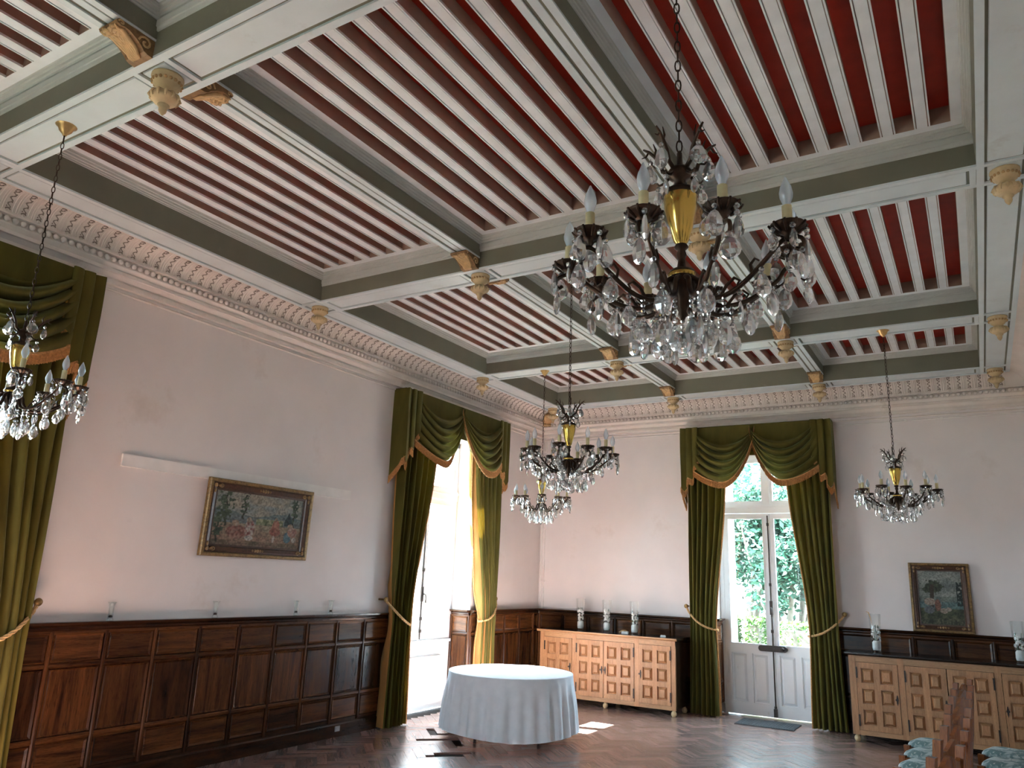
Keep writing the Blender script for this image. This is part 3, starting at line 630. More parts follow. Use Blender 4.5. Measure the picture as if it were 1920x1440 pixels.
bt = MB(); bt.box(-1.33, 1.33, -.022, 0, .005, .10); bt.box(-1.33, 1.33, -.026, 0, 0, .008)
for x in (-.48, -.46, .1, .17, .7): bt.tube([(x, -.023, .055), (x, -.021, .055)], .006, 6)
tag(bt.build('wall_batten', M['batten'], None, False, (0, -5.67, 2.40), PI/2), 'white painted wooden batten on the wall behind the tapestry', 'batten')

# ------------------------------------------------------------------ drapery
def smooth(t): t = max(0, min(1, t)); return t*t*(3-2*t)
def fringe_strip(parent, pts, h, dirs=None, name='fringe'):
    """pts: hem polyline; strands hang straight down, ribbed"""
    P = [Vector(p) for p in pts]; d = [0]
    for a, b in zip(P[:-1], P[1:]): d.append(d[-1]+(b-a).length)
    n = max(8, int(d[-1]/.009)); vs = []; k = 0
    for i in range(n+1):
        s = d[-1]*i/n
        while k < len(d)-2 and d[k+1] < s: k += 1
        t = (s-d[k])/max(1e-6, d[k+1]-d[k]); p = P[k].lerp(P[k+1], t); tg = (P[k+1]-P[k]); nn = Vector((tg.y, -tg.x, 0)); nn = nn.normalized() if nn.length > 1e-5 else Vector((0, -1, 0))
        o = nn*(.007 if i % 2 else -.007); hh = h*(1+.06*math.sin(i*2.3))
        vs += [tuple(p+nn*.004), tuple(p+nn*.006+Vector((0,0,-.014))), tuple(p+o+nn*.003+Vector((0,0,-.02))), tuple(p+o+nn*.004+Vector((0,0,-hh)))]
    mb = MB().add(vs, [(4*i+j, 4*i+j+1, 4*i+5+j, 4*i+4+j) for i in range(n) for j in range(3)])
    return mb.build(name, M['fringe'], parent)
def valance(label, loc, rotz, hw, seed):
    r = random.Random(seed); t = thing('swag_valance', label, 'valance', loc, rotz); zt = 3.80; D = .19; tw = .20
    MB().box(-hw, hw, -D+.01, -.005, zt-.03, zt).build('pelmet_board', M['oak_dark'], t)
    MB().box(-hw+.03, hw-.03, -D-.006, -D-.002, zt-.43, zt-.005).build('backing_cloth', M['velvet'], t)
    # two swags, the right one tucked over the left
    for s in (0, 1):
        xa, xb = (-hw+tw-.03, .03) if s == 0 else (-.035, hw-tw+.03)
        da, db = (.60, .42) if s == 0 else (.42, .60); ph = r.uniform(0, 6); nf = 5.2
        def pos(u, v, xa=xa, xb=xb, ph=ph, s=s):
            w = 1-abs(2*u-1); outer = (u < .5) == (s == 0); sw_ = math.sin(PI/2*w); mid = .25+.53*v
            eo = .03+.56*v**1.6; ec = .02
            drop = eo+(mid-eo)*sw_**.85 if outer else ec+(mid-ec)*sw_**(.62 if v > .3 else .62)
            x = lerp(xa, xb, u)
            f = 5.0*v**1.1+ph/6+.25*(2*u-1)*(1 if s else -1); c_ = abs(math.sin(PI*f))**.55
            y = -D-.02-.085*sw_*(.35+.65*v)-.115*(c_-.6)*(sw_**.6*.85+.2)*smooth(v*8+.15)-.010*s
            return (x, y, zt-.006-drop)
        sw = MB().grid(pos, 56, 90).build('swag', M['velvet'], t, True)
        fringe_strip(sw, [pos(i/60, 1) for i in range(61)], .09)
    # tails wrap round the pelmet end and step up towards the swags
    for s in (-1, 1):
        n = 60; path = []; 
        for i in range(n+1):
            u = i/n
            if u < .40: x, y = hw, -D*(u/.40)
            else:
                f = (u-.40)/.60; x = hw-(tw+.05)*f+.018*math.sin(f*PI*6); y = -D-.015-.016*math.sin(f*PI*5+.6)-.012*f
            st = [(0, 2.86), (.36, 2.74+.12), (.40, 2.98), (.62, 3.02), (.66, 3.13), (.84, 3.16), (.88, 3.28), (1, 3.33)]
            st = [(0, 2.74), (.30, 2.88), (.42, 2.98), (.50, 2.90), (.66, 3.10), (.74, 3.06), (.90, 3.28), (1, 3.34)]
            for (a, za), (b, zb) in zip(st[:-1], st[1:]):
                if a <= u <= b: zb_ = lerp(za, zb, (u-a)/(b-a)); break
            path.append((s*x, y, zb_))
        def tp(u, v, path=path):
            i = min(n, int(round(u*n))); x, y, z = path[i]; k = smooth(v*1.2); return (x*(1+.004*math.sin(v*5)), y-(.014 if u > .4 else 0), lerp(zt-.004, z, v))
        tl = MB().grid(tp, n, 10).build('tail', M['velvet'], t, True)
        MB().grid(lambda u, v: (tp(u, .55+.45*v)[0]*.992, tp(u, .55+.45*v)[1]+.012, tp(u, .55+.45*v)[2]), n, 6).build('tail_lining', M['lining'], t, True)
        fringe_strip(tl, path, .09)
    return t
def curtain(label, tlabel, loc, rotz, s, ow, it, il, ib, seed, zk=1.10):
    """s side, ow outer edge, it inner edge at top, il inner edge at tie, ib inner edge at floor"""
    r = random.Random(seed); t = thing('curtain', label, 'curtain', loc, rotz); zt = 3.44; ph = r.uniform(0, 6); nf = 6
    def pos(u, v, off=0):
        z = lerp(zt, .015, v); k = (zt-z)/(zt-zk)
        if z > zk: inner = lerp(it, il, smooth(k)**1.25*.85+.15*k*k); outer = lerp(ow, ow-.015, k)
        else: q = (zk-z)/zk; inner = lerp(il, ib, smooth(q)); outer = lerp(ow-.015, ow+.02, q)
        pinch = math.exp(-((z-zk)/.22)**2)
        uu = u+.02*math.sin(9*u+3*v+ph)
        x = lerp(outer, inner, u)
        amp = lerp(.055, .066, v)*(1-.4*pinch)
        y = -.112-.03*pinch-amp*(2.3*abs(math.sin(PI*nf*uu+ph+.25*math.sin(4*v+ph)))**.85-1.2)-.012*math.sin(2*PI*2.3*u+5*v)
        x += .010*math.sin(2*PI*nf*uu+ph+1.3)
        if off: y += .022; x -= .008*u
        return (s*x, y, z)
    MB().grid(pos, 96, 64).build('drape', M['velvet'], t, True)
    MB().grid(lambda u, v: pos(u, v, 1), 96, 64).build('lining', M['lining'], t, True)
    hem = MB(); hem.tube([(pos(1, j/60)[0]-s*.006, pos(1, j/60)[1]+.004, pos(1, j/60)[2]) for j in range(61)], .010, 6); hem.build('edge_braid', M['fringe'], t, True)
    # tieback: knob on the wall, rope round the gathered cloth
    k = thing('tieback', tlabel, 'tieback', loc, rotz); kx = s*(ow+.06); kz = 1.355
    MB().lathe([(0,0),(.012,0),(.010,.07),(.014,.085),(.026,.09),(.030,.10),(.026,.112),(.010,.118),(0,.118)], 14).xf(Matrix.Translation((kx, -.005, kz)) @ Matrix.Rotation(PI/2, 4, 'X')).build('knob', M['brass_old'], k, True)
    a = Vector((kx, -.075, kz)); 
    pts = []
    for i in range(25):
        u = i/24; x = lerp(kx, s*(il-.035), u); z = lerp(kz, zk-.03, u**.75)-.045*math.sin(PI*u); y = -.085-.115*math.sin(PI*min(1, u*.95+.0))**.6
        pts.append(Vector((x, y, z)))
    for i in range(1, 9):
        u = i/8; pts.append(Vector((lerp(s*(il-.035), s*(il+.06), u), lerp(pts[24].y, -.045, u), zk-.03+.03*u)))
    rp = MB()
    for ph2 in (0, 2.09, 4.19):
        q = []
        for i, p in enumerate(pts):
            a0 = pts[max(0, i-1)]; b0 = pts[min(len(pts)-1, i+1)]; tg = (b0-a0).normalized(); n1 = tg.cross(Vector((0,0,1))).normalized(); n2 = tg.cross(n1)
            an = i*1.1+ph2; q.append(p+.008*(math.cos(an)*n1+math.sin(an)*n2))
        rp.tube(q, .008, 6)
    rp.build('rope', M['rope'], k, True)
    return t
M['brass_old'] = paint('aged_brass', (.30,.18,.07), .4, .3, 40, 0, .5, .8)
CW = [('left-edge window', (0, WINY[0], 0), PI/2, 1.16), ('bright window', (0, WINY[1], 0), PI/2, 1.16), ('garden door', (3.36, 0, 0), 0, 1.0)]
VL = ['dark green swagged valance cut by the left photo edge', 'green swagged valance over the bright window by the table', 'green swagged valance over the glazed garden door']
for i, (nm, loc, rz, hw) in enumerate(CW):
    valance(VL[i], loc, rz, hw, 20+i)
    for s in (-1, 1):
        if i == 0 and s < 0: 
            l1, l2 = 'green velvet curtain on the hidden side of the left-edge window', 'rope tieback on the hidden side of the left-edge window'
        elif i == 0: l1, l2 = 'green velvet curtain at the left photo edge behind a chandelier', 'rope tieback with brass knob at the left photo edge'
        elif i == 1 and s < 0: l1, l2 = 'dark green curtain at the end of the tapestry wall panelling', 'rope tieback round the curtain at the tapestry wall panelling'
        elif i == 1: l1, l2 = 'sunlit yellow-green curtain behind the round table', 'rope tieback round the sunlit yellow-green curtain'
        elif s < 0: l1, l2 = 'green curtain left of the garden door, beside the first sideboard', 'rope tieback on the curtain left of the garden door'
        else: l1, l2 = 'green curtain right of the garden door, beside the second sideboard', 'rope tieback on the curtain right of the garden door'
        ow = hw-.06; curtain(l1, l2, loc, rz, s, ow, .42 if i < 2 else .40, ow-.34, ow-.36, 40+2*i+(s > 0))

# ------------------------------------------------------------------ table
TX, TY, TZ, TR = 1.40, -3.10, .665, .665
t = thing('round_table', 'round table with thin black legs under the white cloth', 'table', (TX, TY, 0), .35)
MB().lathe([(0,TZ-.03),(TR-.01,TZ-.03),(TR,TZ-.02),(TR,TZ-.006),(TR-.006,TZ-.002),(0,TZ-.002)], 48).build('table_top', M['oak_dark'], t, True)
for k in range(4):
    a = PI/4+PI/2*k+.12; MB().tube([(.46*math.cos(a), .46*math.sin(a), 0), (.46*math.cos(a), .46*math.sin(a), .015), (.44*math.cos(a), .44*math.sin(a), TZ-.03)], [.018,.014,.014], 10).build('leg', M['black'], t, True)
r = random.Random(3); fr = [(r.choice((11, 13, 17, 19, 23, 29)), r.uniform(0, 6.28), r.uniform(.4, 1)) for _ in range(5)]
def skirt(u, v):
    a = 2*PI*u; w = sum(A*math.sin(n_*a+p) for n_, p, A in fr)/2.4; w = math.copysign(abs(w)**.8, w)
    rad = TR+.004+.055*v+.044*w*smooth(v*1.6); z = TZ+.001-v*(TZ-.095-.012*math.sin(3*a+1)-.012*w)
    if v == 0: z = TZ+.002
    return (rad*math.cos(a), rad*math.sin(a), z)
c = thing('tablecloth', 'white cloth hanging in folds over the round table', 'tablecloth', (TX, TY, 0))
MB().grid(skirt, 260, 16, True).build('skirt', M['cloth'], c, True)
MB().lathe([(0,TZ+.004),(TR*.6,TZ+.004),(TR-.01,TZ+.004),(TR+.003,TZ+.001),(TR+.006,TZ-.006)], 96).build('cloth_top', M['cloth'], c, True)
hm = MB(); hm.tube([(1.001*skirt(i/260, 1)[0], 1.001*skirt(i/260, 1)[1], skirt(i/260, 1)[2]+.004) for i in range(260)], .004, 5, True); hm.build('hem', M['cloth'], c, True)

# ------------------------------------------------------------------ chairs
def make_chair():
    t = thing('dining_chair', 'x', 'chair', (0,0,0), 0, 'rows of wooden dining chairs'); w, d, sh, bh = .40, .40, .44, .97    # front faces -x ; back at x=+d/2
    for s in (-1, 1):
        p = MB(); pts = [(d/2-.02, sh*0), (d/2-.03, .42), (d/2+.0, .62), (d/2+.035, bh)]
        for (x0, z0), (x1, z1) in zip(pts[:-1], pts[1:]):
            y0, y1 = s*w/2-.02, s*w/2+.02
            p.add([(x0-.018,y0,z0),(x0+.018,y0,z0),(x0+.018,y1,z0),(x0-.018,y1,z0),(x1-.018,y0,z1),(x1+.018,y0,z1),(x1+.018,y1,z1),(x1-.018,y1,z1)], [(0,3,2,1),(4,5,6,7),(0,1,5,4),(1,2,6,5),(2,3,7,6),(3,0,4,7)])
        p.build('back_post', M['chair'], t)
        MB().lathe([(0,0),(.014,0),(.018,.03),(.014,.10),(.024,.16),(.016,.19),(.026,.25),(.018,.31),(.022,.33),(.022,.345),(0,.345)], 12, (-d/2+.03, s*(w/2-.01), 0)).build('front_leg', M['chair'], t, True)
        b = MB(); b.box(-d/2+.008, -d/2+.052, s*(w/2-.01)-.022, s*(w/2-.01)+.022, .345, .45); b.build('leg_block', M['chair'], t)
        MB().box(-d/2+.05, d/2-.045, s*(w/2-.01)-.012, s*(w/2-.01)+.012, .37, .435).build('side_rail', M['chair'], t)
        MB().tube([(-d/2+.04, s*(w/2-.01), .14), (d/2-.03, s*(w/2-.01), .14)], [.011, .011], 8).build('stretcher', M['chair'], t, True)
    MB().box(-d/2+.015, -d/2+.04, -w/2+.03, w/2-.03, .365, .435).build('front_rail', M['chair'], t)
    MB().box(d/2-.05, d/2-.025, -w/2+.02, w/2-.02, .37, .435).build('back_rail', M['chair'], t)
    def cush(u, v):
        a = 2*PI*u; ex = lambda q: math.copysign(abs(q)**.45, q); rr = math.sin(PI/2*v) ; return (ex(math.cos(a))*(d/2-.012)*rr-.008, ex(math.sin(a))*(w/2-.02)*rr, .437+.05*(1-v**3))
    MB().grid(cush, 28, 8, True).build('cushion', M['fabric'], t, True)
    for z, hh, x in ((.90, .06, d/2+.026), (.78, .045, d/2+.018), (.67, .045, d/2+.006)):
        g = MB(); n = 12; top = lambda y: .022*math.cos(y/(w/2)*PI*1.5)
        vs = []
        for i in range(n+1):
            y = lerp(-w/2+.015, w/2-.015, i/n); k = .012*(1-(2*i/n-1)**2)
            for xx in (x-.010+k, x+.010+k): vs += [(xx, y, z-hh/2-.006*math.cos(y*18)), (xx, y, z+hh/2+top(y))]
        fs = []
        for i in range(n): a = 4*i; b = a+4; fs += [(a, b, b+1, a+1), (a+2, a+3, b+3, b+2), (a+1, b+1, b+3, a+3), (a, a+2, b+2, b)]
        g.add(vs, fs); g.build('back_slat', M['chair'], t)
        for yy in (-.07, 0, .07):
            if z < .8: MB().lathe([(0,-.02),(.010,-.02),(.016,0),(.010,.02),(0,.02)], 8, (x+.008, yy, z+.058)).build('spindle_bead', M['chair'], t, True)
    return t
chair0 = make_chair()
def dup(root, loc, rotz, label, rot=None):
    r = root.copy(); COL.objects.link(r); r.location = loc; r.rotation_euler = rot or (0, 0, rotz); r['label'] = label
    for ch in list(root.children):
        c_ = ch.copy(); COL.objects.link(c_); c_.parent = r
        for g in list(ch.children): d_ = g.copy(); COL.objects.link(d_); d_.parent = c_
    return r
spots = []
ordn = ['first', 'second', 'third', 'fourth', 'fifth', 'sixth', 'seventh', 'eighth']
for row, x, cnt in ((0, 5.42, 8), (1, 5.93, 7)):
    for k in range(cnt): spots.append((row, k, x+rnd.gauss(0, .006), -3.02-.475*k+rnd.gauss(0, .004), -.25+rnd.gauss(0, .015)))
for i, (row, k, x, y, a) in enumerate(spots):
    lab = '%s wooden chair from the sideboard in the %s row, blue-grey floral seat' % (ordn[k], 'inner' if row == 0 else 'outer wall-side')
    if i == 0: chair0.location = (x, y, 0); chair0.rotation_euler = (0, 0, a); chair0['label'] = lab
    else: dup(chair0, (x, y, 0), a, lab)

# ------------------------------------------------------------------ small fittings
mm = MB().box(3.06, 3.76, -.46, .02, 0, .010); [mm.box(3.075+k*.03, 3.09+k*.03, -.445, .005, .010, .013) for k in range(23)]
tag(mm.build('door_mat', M['mat']), 'dark ribbed mat on the floor before the garden door', 'mat')
so = MB().box(-.035, .035, -.040, -.034, .055, .105); so.box(-.028, .028, -.043, -.040, .062, .098)
tag(so.build('socket_box', M['steel'], None, False, (0, -4.25, 0), PI/2), 'small grey socket box on the dark skirting board', 'socket')
pp = thing('corner_pipe', 'pair of thin white vertical pipes in the room corner', 'pipe')
for x in (.035, .085): MB().tube([(x, -.012, 1.21), (x, -.012, 3.78 if x > .05 else 3.83)], .010, 8).build('pipe', M['batten'], pp, True)
b = MB(); [b.box(.02, .10, -.026, -.001, z, z+.012) for z in (1.6, 2.4, 3.2, 3.6)]; b.build('clip', M['wall'], pp)
cb = MB(); cb.tube([(.1, -.010, 3.74), (2.2, -.010, 3.755), (2.3, -.01, 3.755)], .006, 6); 
cb2 = MB().tube([(4.42, -.010, 3.735), (6.58, -.010, 3.755)], .007, 6)
for x in (5.2, 5.6): cb2.box(x, x+.03, -.02, 0, 3.73, 3.76)
tag(cb2.build('wall_cable', M['batten']), 'thin painted cable clipped under the cornice right of the garden door', 'cable')
tag(cb.build('wall_cable', M['batten']), 'thin painted cable along the wall under the cornice left of the door', 'cable')
sh = MB()
for k in range(7):
    a = lerp(-.25, PI/2+.25, k/6); a = lerp(0, PI/2, k/6)
    sh.tube([(.10+.02*math.cos(a), -.10-.02*math.sin(a), 4.035), (.13+.07*math.cos(a), -.13-.07*math.sin(a), 4.07), (.19+.06*math.cos(a), -.19-.06*math.sin(a), 4.15), (.24, -.24, 4.19)], [.03,.03,.026,.016], 6)
sh.extr([(.07,-.07),(.19,-.07),(.20,-.12),(.12,-.20),(.07,-.19)], 'z', 4.00, 4.035)
tag(sh.build('corner_shell', M['gilt'], None, True), 'gilded shell ornament in the cove at the room corner', 'ornament')

# ------------------------------------------------------------------ pendants and corbels
bname = {0: "the far chandelier pair's beam", 1: "the middle chandelier's beam", 2: "the left-edge chandelier's beam"}
pend_me = [MB().lathe([(0,0),(.082,0),(.084,-.012),(.074,-.022),(.077,-.034),(.07,-.05),(.056,-.068),(.036,-.084),(.03,-.092)], 20).mesh('cup', M['cream'], True),
           MB().lathe([(.03,-.088),(.036,-.096),(.062,-.108),(.074,-.124),(.072,-.138),(.058,-.154),(.036,-.166),(.03,-.172)], 20).mesh('bulb', M['cream'], True),
           MB().lathe([(.03,-.168),(.033,-.176),(.02,-.19),(.022,-.20),(.018,-.214),(.008,-.228),(0,-.235)], 16).mesh('finial', M['cream'], True)]
rb = MB(); [rb.ball((.074*math.cos(2*PI*k/18), .074*math.sin(2*PI*k/18), -.04), .010, 6, 4) for k in range(18)]; ring_me = rb.mesh('bead_ring', M['gilt'], True)
rb = MB(); [rb.tube([(.036*math.cos(a), .036*math.sin(a), -.097), (.070*math.cos(a), .070*math.sin(a), -.113), (.078*math.cos(a), .078*math.sin(a), -.128), (.068*math.cos(a), .068*math.sin(a), -.145)], [.006,.009,.009,.004], 5) for a in [2*PI*k/12 for k in range(12)]]; leaf_me = rb.mesh('leaf_ring', M['cream'], True)
def pendant(x, y, label):
    t = thing('ceiling_pendant', label, 'pendant', (x, y, H+.006), 0, 'turned pendants at the beam crossings')
    for nm, me in zip(('cup', 'bulb', 'finial'), pend_me): inst(nm, me, t)
    inst('bead_ring', ring_me, t); inst('leaf_ring', leaf_me, t)
for bi, yc in enumerate(MAINY[:3]):
    for x, w in ((.386, 'the tapestry-wall side beam'), (XC[0], 'the left cross beam'), (XC[1], 'the right cross beam'), (W-.386, 'the right-hand side beam')):
        if bi == 2 and x != XC[0]: continue
        pendant(x, yc, 'turned gold pendant on %s, at %s' % (bname[bi], w))
for x, w in ((.386, 'in the room corner'), (XC[0], 'left of the garden door'), (XC[1], 'at the right end of the garden door'), (W-.386, 'at the far right')): pendant(x, -.39, 'turned gold pendant above the door wall frieze, %s' % w)
# corbel: local, wall (beam face) at y=0 projecting to -y, top at z=0
cp = [(0,0),(-.20,0),(-.212,-.012),(-.205,-.026),(-.185,-.032),(-.165,-.026),(-.14,-.030),(-.10,-.048),(-.066,-.072),(-.05,-.09),(-.03,-.098),(0,-.1)]
cw = .078
cbm = MB().extr(cp, 'x', -cw, cw).mesh('corbel_body', M['gilt_shade'])
low = cp[3:11]
lv = MB()
for k in range(-3, 4):
    lv.tube([(k*.020*(1-.55*i/(len(low)-1))+.004*math.sin(i*2.2+k), y-.004, z-.005) for i, (y, z) in enumerate(low)], [.005+.009*math.sin(PI*i/(len(low)-1)) for i in range(len(low))], 6)
for k in (-1, 1):
    for q in range(4): lv.tube([(0, low[q+1][0]-.008, low[q+1][1]-.010), (k*.03, low[q][0]-.004, low[q][1]-.010), (k*.062, low[q][0]+.016, low[q][1]-.002)], [.008,.011,.005], 6)
lvm = lv.mesh('acanthus_leaf', M['gilt_leaf'], True)
vo = MB()
for s in (-1, 1): vo.tube([(s*(cw+.001), -.05-(.038-.0028*i)*math.cos(i*.65), -.045+(.038-.0028*i)*math.sin(i*.65)) for i in range(13)], .006, 6); vo.tube([(s*(cw+.001), -.185-(.018-.002*i)*math.cos(i*.8), -.016+(.016-.002*i)*math.sin(i*.8)) for i in range(8)], .004, 6)
vom = vo.mesh('volute', M['gilt_leaf'], True)
def corbel(x, y, rz, label):
    t = thing('corbel', label, 'corbel', (x, y, ZC), rz, 'gilded corbels under the cross beams')
    inst('corbel_body', cbm, t); inst('acanthus_leaf', lvm, t); inst('volute', vom, t)
for xc, w in ((XC[0], 'left'), (XC[1], 'right')):
    for bi, yc in enumerate(MAINY[:3]):
        corbel(xc, yc-MHW, 0, 'gilded leaf corbel, camera side of %s, %s cross beam' % (bname[bi], w))
        corbel(xc, yc+MHW, PI, 'gilded leaf corbel, door side of %s, %s cross beam' % (bname[bi], w))
    corbel(xc, -PI_, 0, 'gilded leaf corbel on the end beam above the door wall, %s cross beam' % w)

# ------------------------------------------------------------------ chandeliers
def crystal_drop(mb, w, h, z0, n=8, flat=.42):
    pr = [(0,0),(w*.22,-h*.10),(w*.42,-h*.34),(w*.5,-h*.60),(w*.40,-h*.82),(w*.18,-h*.96),(0,-h)]
    k = len(mb.v); mb.lathe(pr, n, (0,0,z0), flat)
def mk_drop(w, h, beads):
    m = MB(); z = -.004
    for _ in range(beads): m.ball((0,0,z-.008), .0085, 6, 4); z -= .018
    crystal_drop(m, w, h, z+.002); m.k = 1; m.tube([(0,0,.004), (0,0,z)], .001, 4); return m.mesh('crystal_drop', [M['crystal'], M['bronze']])
drops = [mk_drop(.052, .076, 1), mk_drop(.044, .066, 2), mk_drop(.034, .052, 1), mk_drop(.058, .064, 1)]
def bead_string(n):
    m = MB()
    for i in range(n): m.ball((0,0,-i*.0165), .007, 6, 4)
    m.k = 1; m.tube([(0,0,0), (0,0,-n*.0165)], .001, 4); return m.mesh('bead_string', [M['crystal'], M['bronze']])
strings = [bead_string(3), bead_string(4)]
NA, RC = 10, .34
def make_chandelier(seed):
    r = random.Random(seed); t = thing('chandelier', 'x', 'chandelier', (0,0,H+.014), 0, 'bronze and crystal chandeliers'); o = -(H+.014)
    Z = lambda z: z+o
    MB().lathe([(0,0),(.058,0),(.06,-.008),(.045,-.018),(.034,-.045),(.014,-.065),(.010,-.075),(0,-.075)], 16).build('ceiling_cup', M['gold'], t, True)
    ch = MB(); z = Z(4.15); k = 0
    ch.tube([(0,0,Z(4.15)), (0,0,Z(4.09))], .005, 6); z = Z(4.095)
    while z > Z(2.96):
        lk = []
        for i in range(12):
            a = 2*PI*i/12; x, zz = .0085*math.cos(a), -.021+.021*math.sin(a); lk.append((x, 0, z+zz) if k % 2 == 0 else (0, x, z+zz))
        ch.tube(lk, .0026, 5, True); z -= .0365; k += 1
    ch.build('chain', M['bronze'], t, True)
    # crown with antler sprigs
    MB().lathe([(0,Z(2.96)),(.008,Z(2.955)),(.010,Z(2.91)),(.03,Z(2.90)),(.04,Z(2.885)),(.032,Z(2.868)),(.018,Z(2.86)),(.016,Z(2.835)),(.05,Z(2.822)),(.055,Z(2.812)),(.05,Z(2.804))], 18).build('crown_hub', M['bronze'], t, True)
    for k in range(5):
        a = 2*PI*k/5+.3; c, s = math.cos(a), math.sin(a)
        P = lambda rr, z: (rr*c, rr*s, Z(z))
        f = MB(); f.tube([P(.025,2.885), P(.055,2.905), P(.065,2.94), P(.082,2.965), P(.10,2.985), P(.118,2.998)], [.008,.0075,.0065,.006,.005,.003], 6)
        f.tube([P(.082,2.965), P(.076,2.985), P(.085,3.01)], [.004,.004,.0015], 5); f.tube([P(.10,2.985), P(.11,2.97), P(.124,2.968)], [.004,.003,.0015], 5); f.tube([P(.06,2.925), P(.08,2.925), P(.088,2.935)], [.004,.0035,.002], 5)
        f.tube([P(.03,2.88), P(.05,2.862), P(.066,2.858), P(.074,2.868)], [.005,.005,.004,.003], 6); f.build('antler_sprig', M['bronze'], t, True)
        inst('crystal_drop', drops[0 if k % 2 else 3], t, P(.094, 2.955), (0, 0, a+r.uniform(-.6, .6)+PI/2), None)
        inst('crystal_drop', drops[2], t, P(.070, 2.858), (0, 0, a+r.uniform(-.6, .6)), None)
    MB().lathe([(.05,Z(2.806)),(.052,Z(2.80)),(.048,Z(2.76)),(.036,Z(2.70)),(.022,Z(2.655)),(.017,Z(2.648)),(.017,Z(2.64))], 22).build('brass_vase', M['brass'], t, True)
    MB().lathe([(.017,Z(2.645)),(.022,Z(2.636)),(.012,Z(2.625)),(.016,Z(2.61)),(.010,Z(2.595)),(.014,Z(2.57)),(.034,Z(2.56)),(.042,Z(2.548)),(.034,Z(2.53)),(.040,Z(2.515)),(.036,Z(2.49)),(.02,Z(2.47)),(.024,Z(2.455)),(.012,Z(2.43)),(.014,Z(2.42)),(.004,Z(2.40)),(0,Z(2.395))], 18).build('stem', M['bronze'], t, True)
    MB().lathe([(.036,Z(2.552)),(.0425,Z(2.548)),(.036,Z(2.535))], 18).build('brass_collar', M['brass'], t, True)
    for k in range(NA):
        a = 2*PI*k/NA; c, s = math.cos(a), math.sin(a); rc = RC-(.0 if k % 2 else .02); zc = 2.60+(.012 if k % 2 == 0 else -.004)
        P = lambda rr, z: (rr*c, rr*s, Z(z))
        arm = MB(); pts = [P(.03,2.53), P(.055,2.515), P(.065,2.48), P(.09,2.452), P(.13,2.444), P(.18,2.456), P(.23,2.485), P(.275,2.52), P(rc-.025,2.553), P(rc+.005,2.562), P(rc+.035,2.55), P(rc+.042,2.53), P(rc+.03,2.518), P(rc+.02,2.525)]
        Q = [Vector(p) for p in pts]; sm = []
        for i in range(len(Q)-1):
            p0, p1, p2, p3 = Q[max(0, i-1)], Q[i], Q[i+1], Q[min(len(Q)-1, i+2)]
            for j in range(3):
                u = j/3; sm.append(.5*((2*p1)+(-p0+p2)*u+(2*p0-5*p1+4*p2-p3)*u*u+(-p0+3*p1-3*p2+p3)*u**3))
        sm.append(Q[-1]); arm.tube(sm, [.0085-.003*i/len(sm) for i in range(len(sm))], 7)
        arm.tube([P(.13,2.448), P(.15,2.475), P(.175,2.49), P(.19,2.478), P(.182,2.466)], [.005,.005,.005,.004,.003], 5)
        arm.tube([P(.23,2.488), P(.225,2.515), P(.24,2.53), P(.252,2.52)], [.005,.005,.004,.003], 5); arm.build('arm', M['bronze'], t, True)
        cupm = MB(); cx, cy, cz = P(rc, zc-.045); n_ = 20
        pr = [(.006,.0),(.012,.008),(.010,.016),(.022,.024),(.040,.034),(.048,.042),(.047,.046),(.036,.042),(.014,.040)]
        cupm.lathe([(r_, z_) for r_, z_ in pr], n_, (cx, cy, cz))
        for q in range(10):
            b = 2*PI*q/10; cupm.tube([(cx+.024*math.cos(b), cy+.024*math.sin(b), cz+.022), (cx+.042*math.cos(b), cy+.042*math.sin(b), cz+.036), (cx+.051*math.cos(b), cy+.051*math.sin(b), cz+.046)], [.003,.006,.003], 5)
        cup = cupm.build('drip_cup', M['bronze'], t, True)
        MB().lathe([(.0135,.0),(.0135,.064),(.010,.066),(0,.066)], 12, (cx, cy, cz+.038)).build('candle_sleeve', M['sleeve'], t, True)
        MB().lathe([(.008,0),(.010,.004),(.0175,.024),(.0185,.036),(.015,.055),(.007,.074),(.002,.086),(0,.087)], 14, (cx, cy, cz+.104)).build('bulb', M['bulb'], t, True)
        for q in range(5):
            b = a+2*PI*q/5+.4; inst('crystal_drop', drops[r.choice((1, 2, 2, 0))], t, (cx+.047*math.cos(b), cy+.047*math.sin(b), cz+.036), (0, 0, r.uniform(0, 3.1)), None)
        inst('crystal_drop', drops[r.choice((0, 3))], t, P(rc+.036, 2.528), (0, 0, a+PI/2+r.uniform(-.7, .7)), None)
        inst('crystal_drop', drops[0], t, P(.255+r.uniform(-.01, .01), 2.505), (0, 0, r.uniform(0, 3.1)), None)
        inst('crystal_drop', drops[r.choice((0, 1))], t, P(.19, 2.455), (0, 0, r.uniform(0, 3.1)), None)
        inst('bead_string', strings[0], t, P(.14, 2.44)); inst('crystal_drop', drops[r.choice((0, 3))], t, P(.14, 2.44-.048), (0, 0, r.uniform(0, 3.1)), None)
        inst('bead_string', strings[k % 2], t, P(.075, 2.455)); 
        inst('crystal_drop', drops[k % 2], t, P(.075, 2.455-(.066 if k % 2 else .05)), (0, 0, r.uniform(0, 3.1)), None)
    inst('bead_string', strings[0], t, (0,0,Z(2.40)))
    m = MB(); m.lathe([(0,0),(.008,-.006),(.014,-.02),(.024,-.036),(.027,-.048),(.022,-.064),(.010,-.076),(0,-.078)], 12); m.build('crystal_finial', M['crystal'], t, False, (0,0,Z(2.375)))
    return t
chan0 = make_chandelier(77)
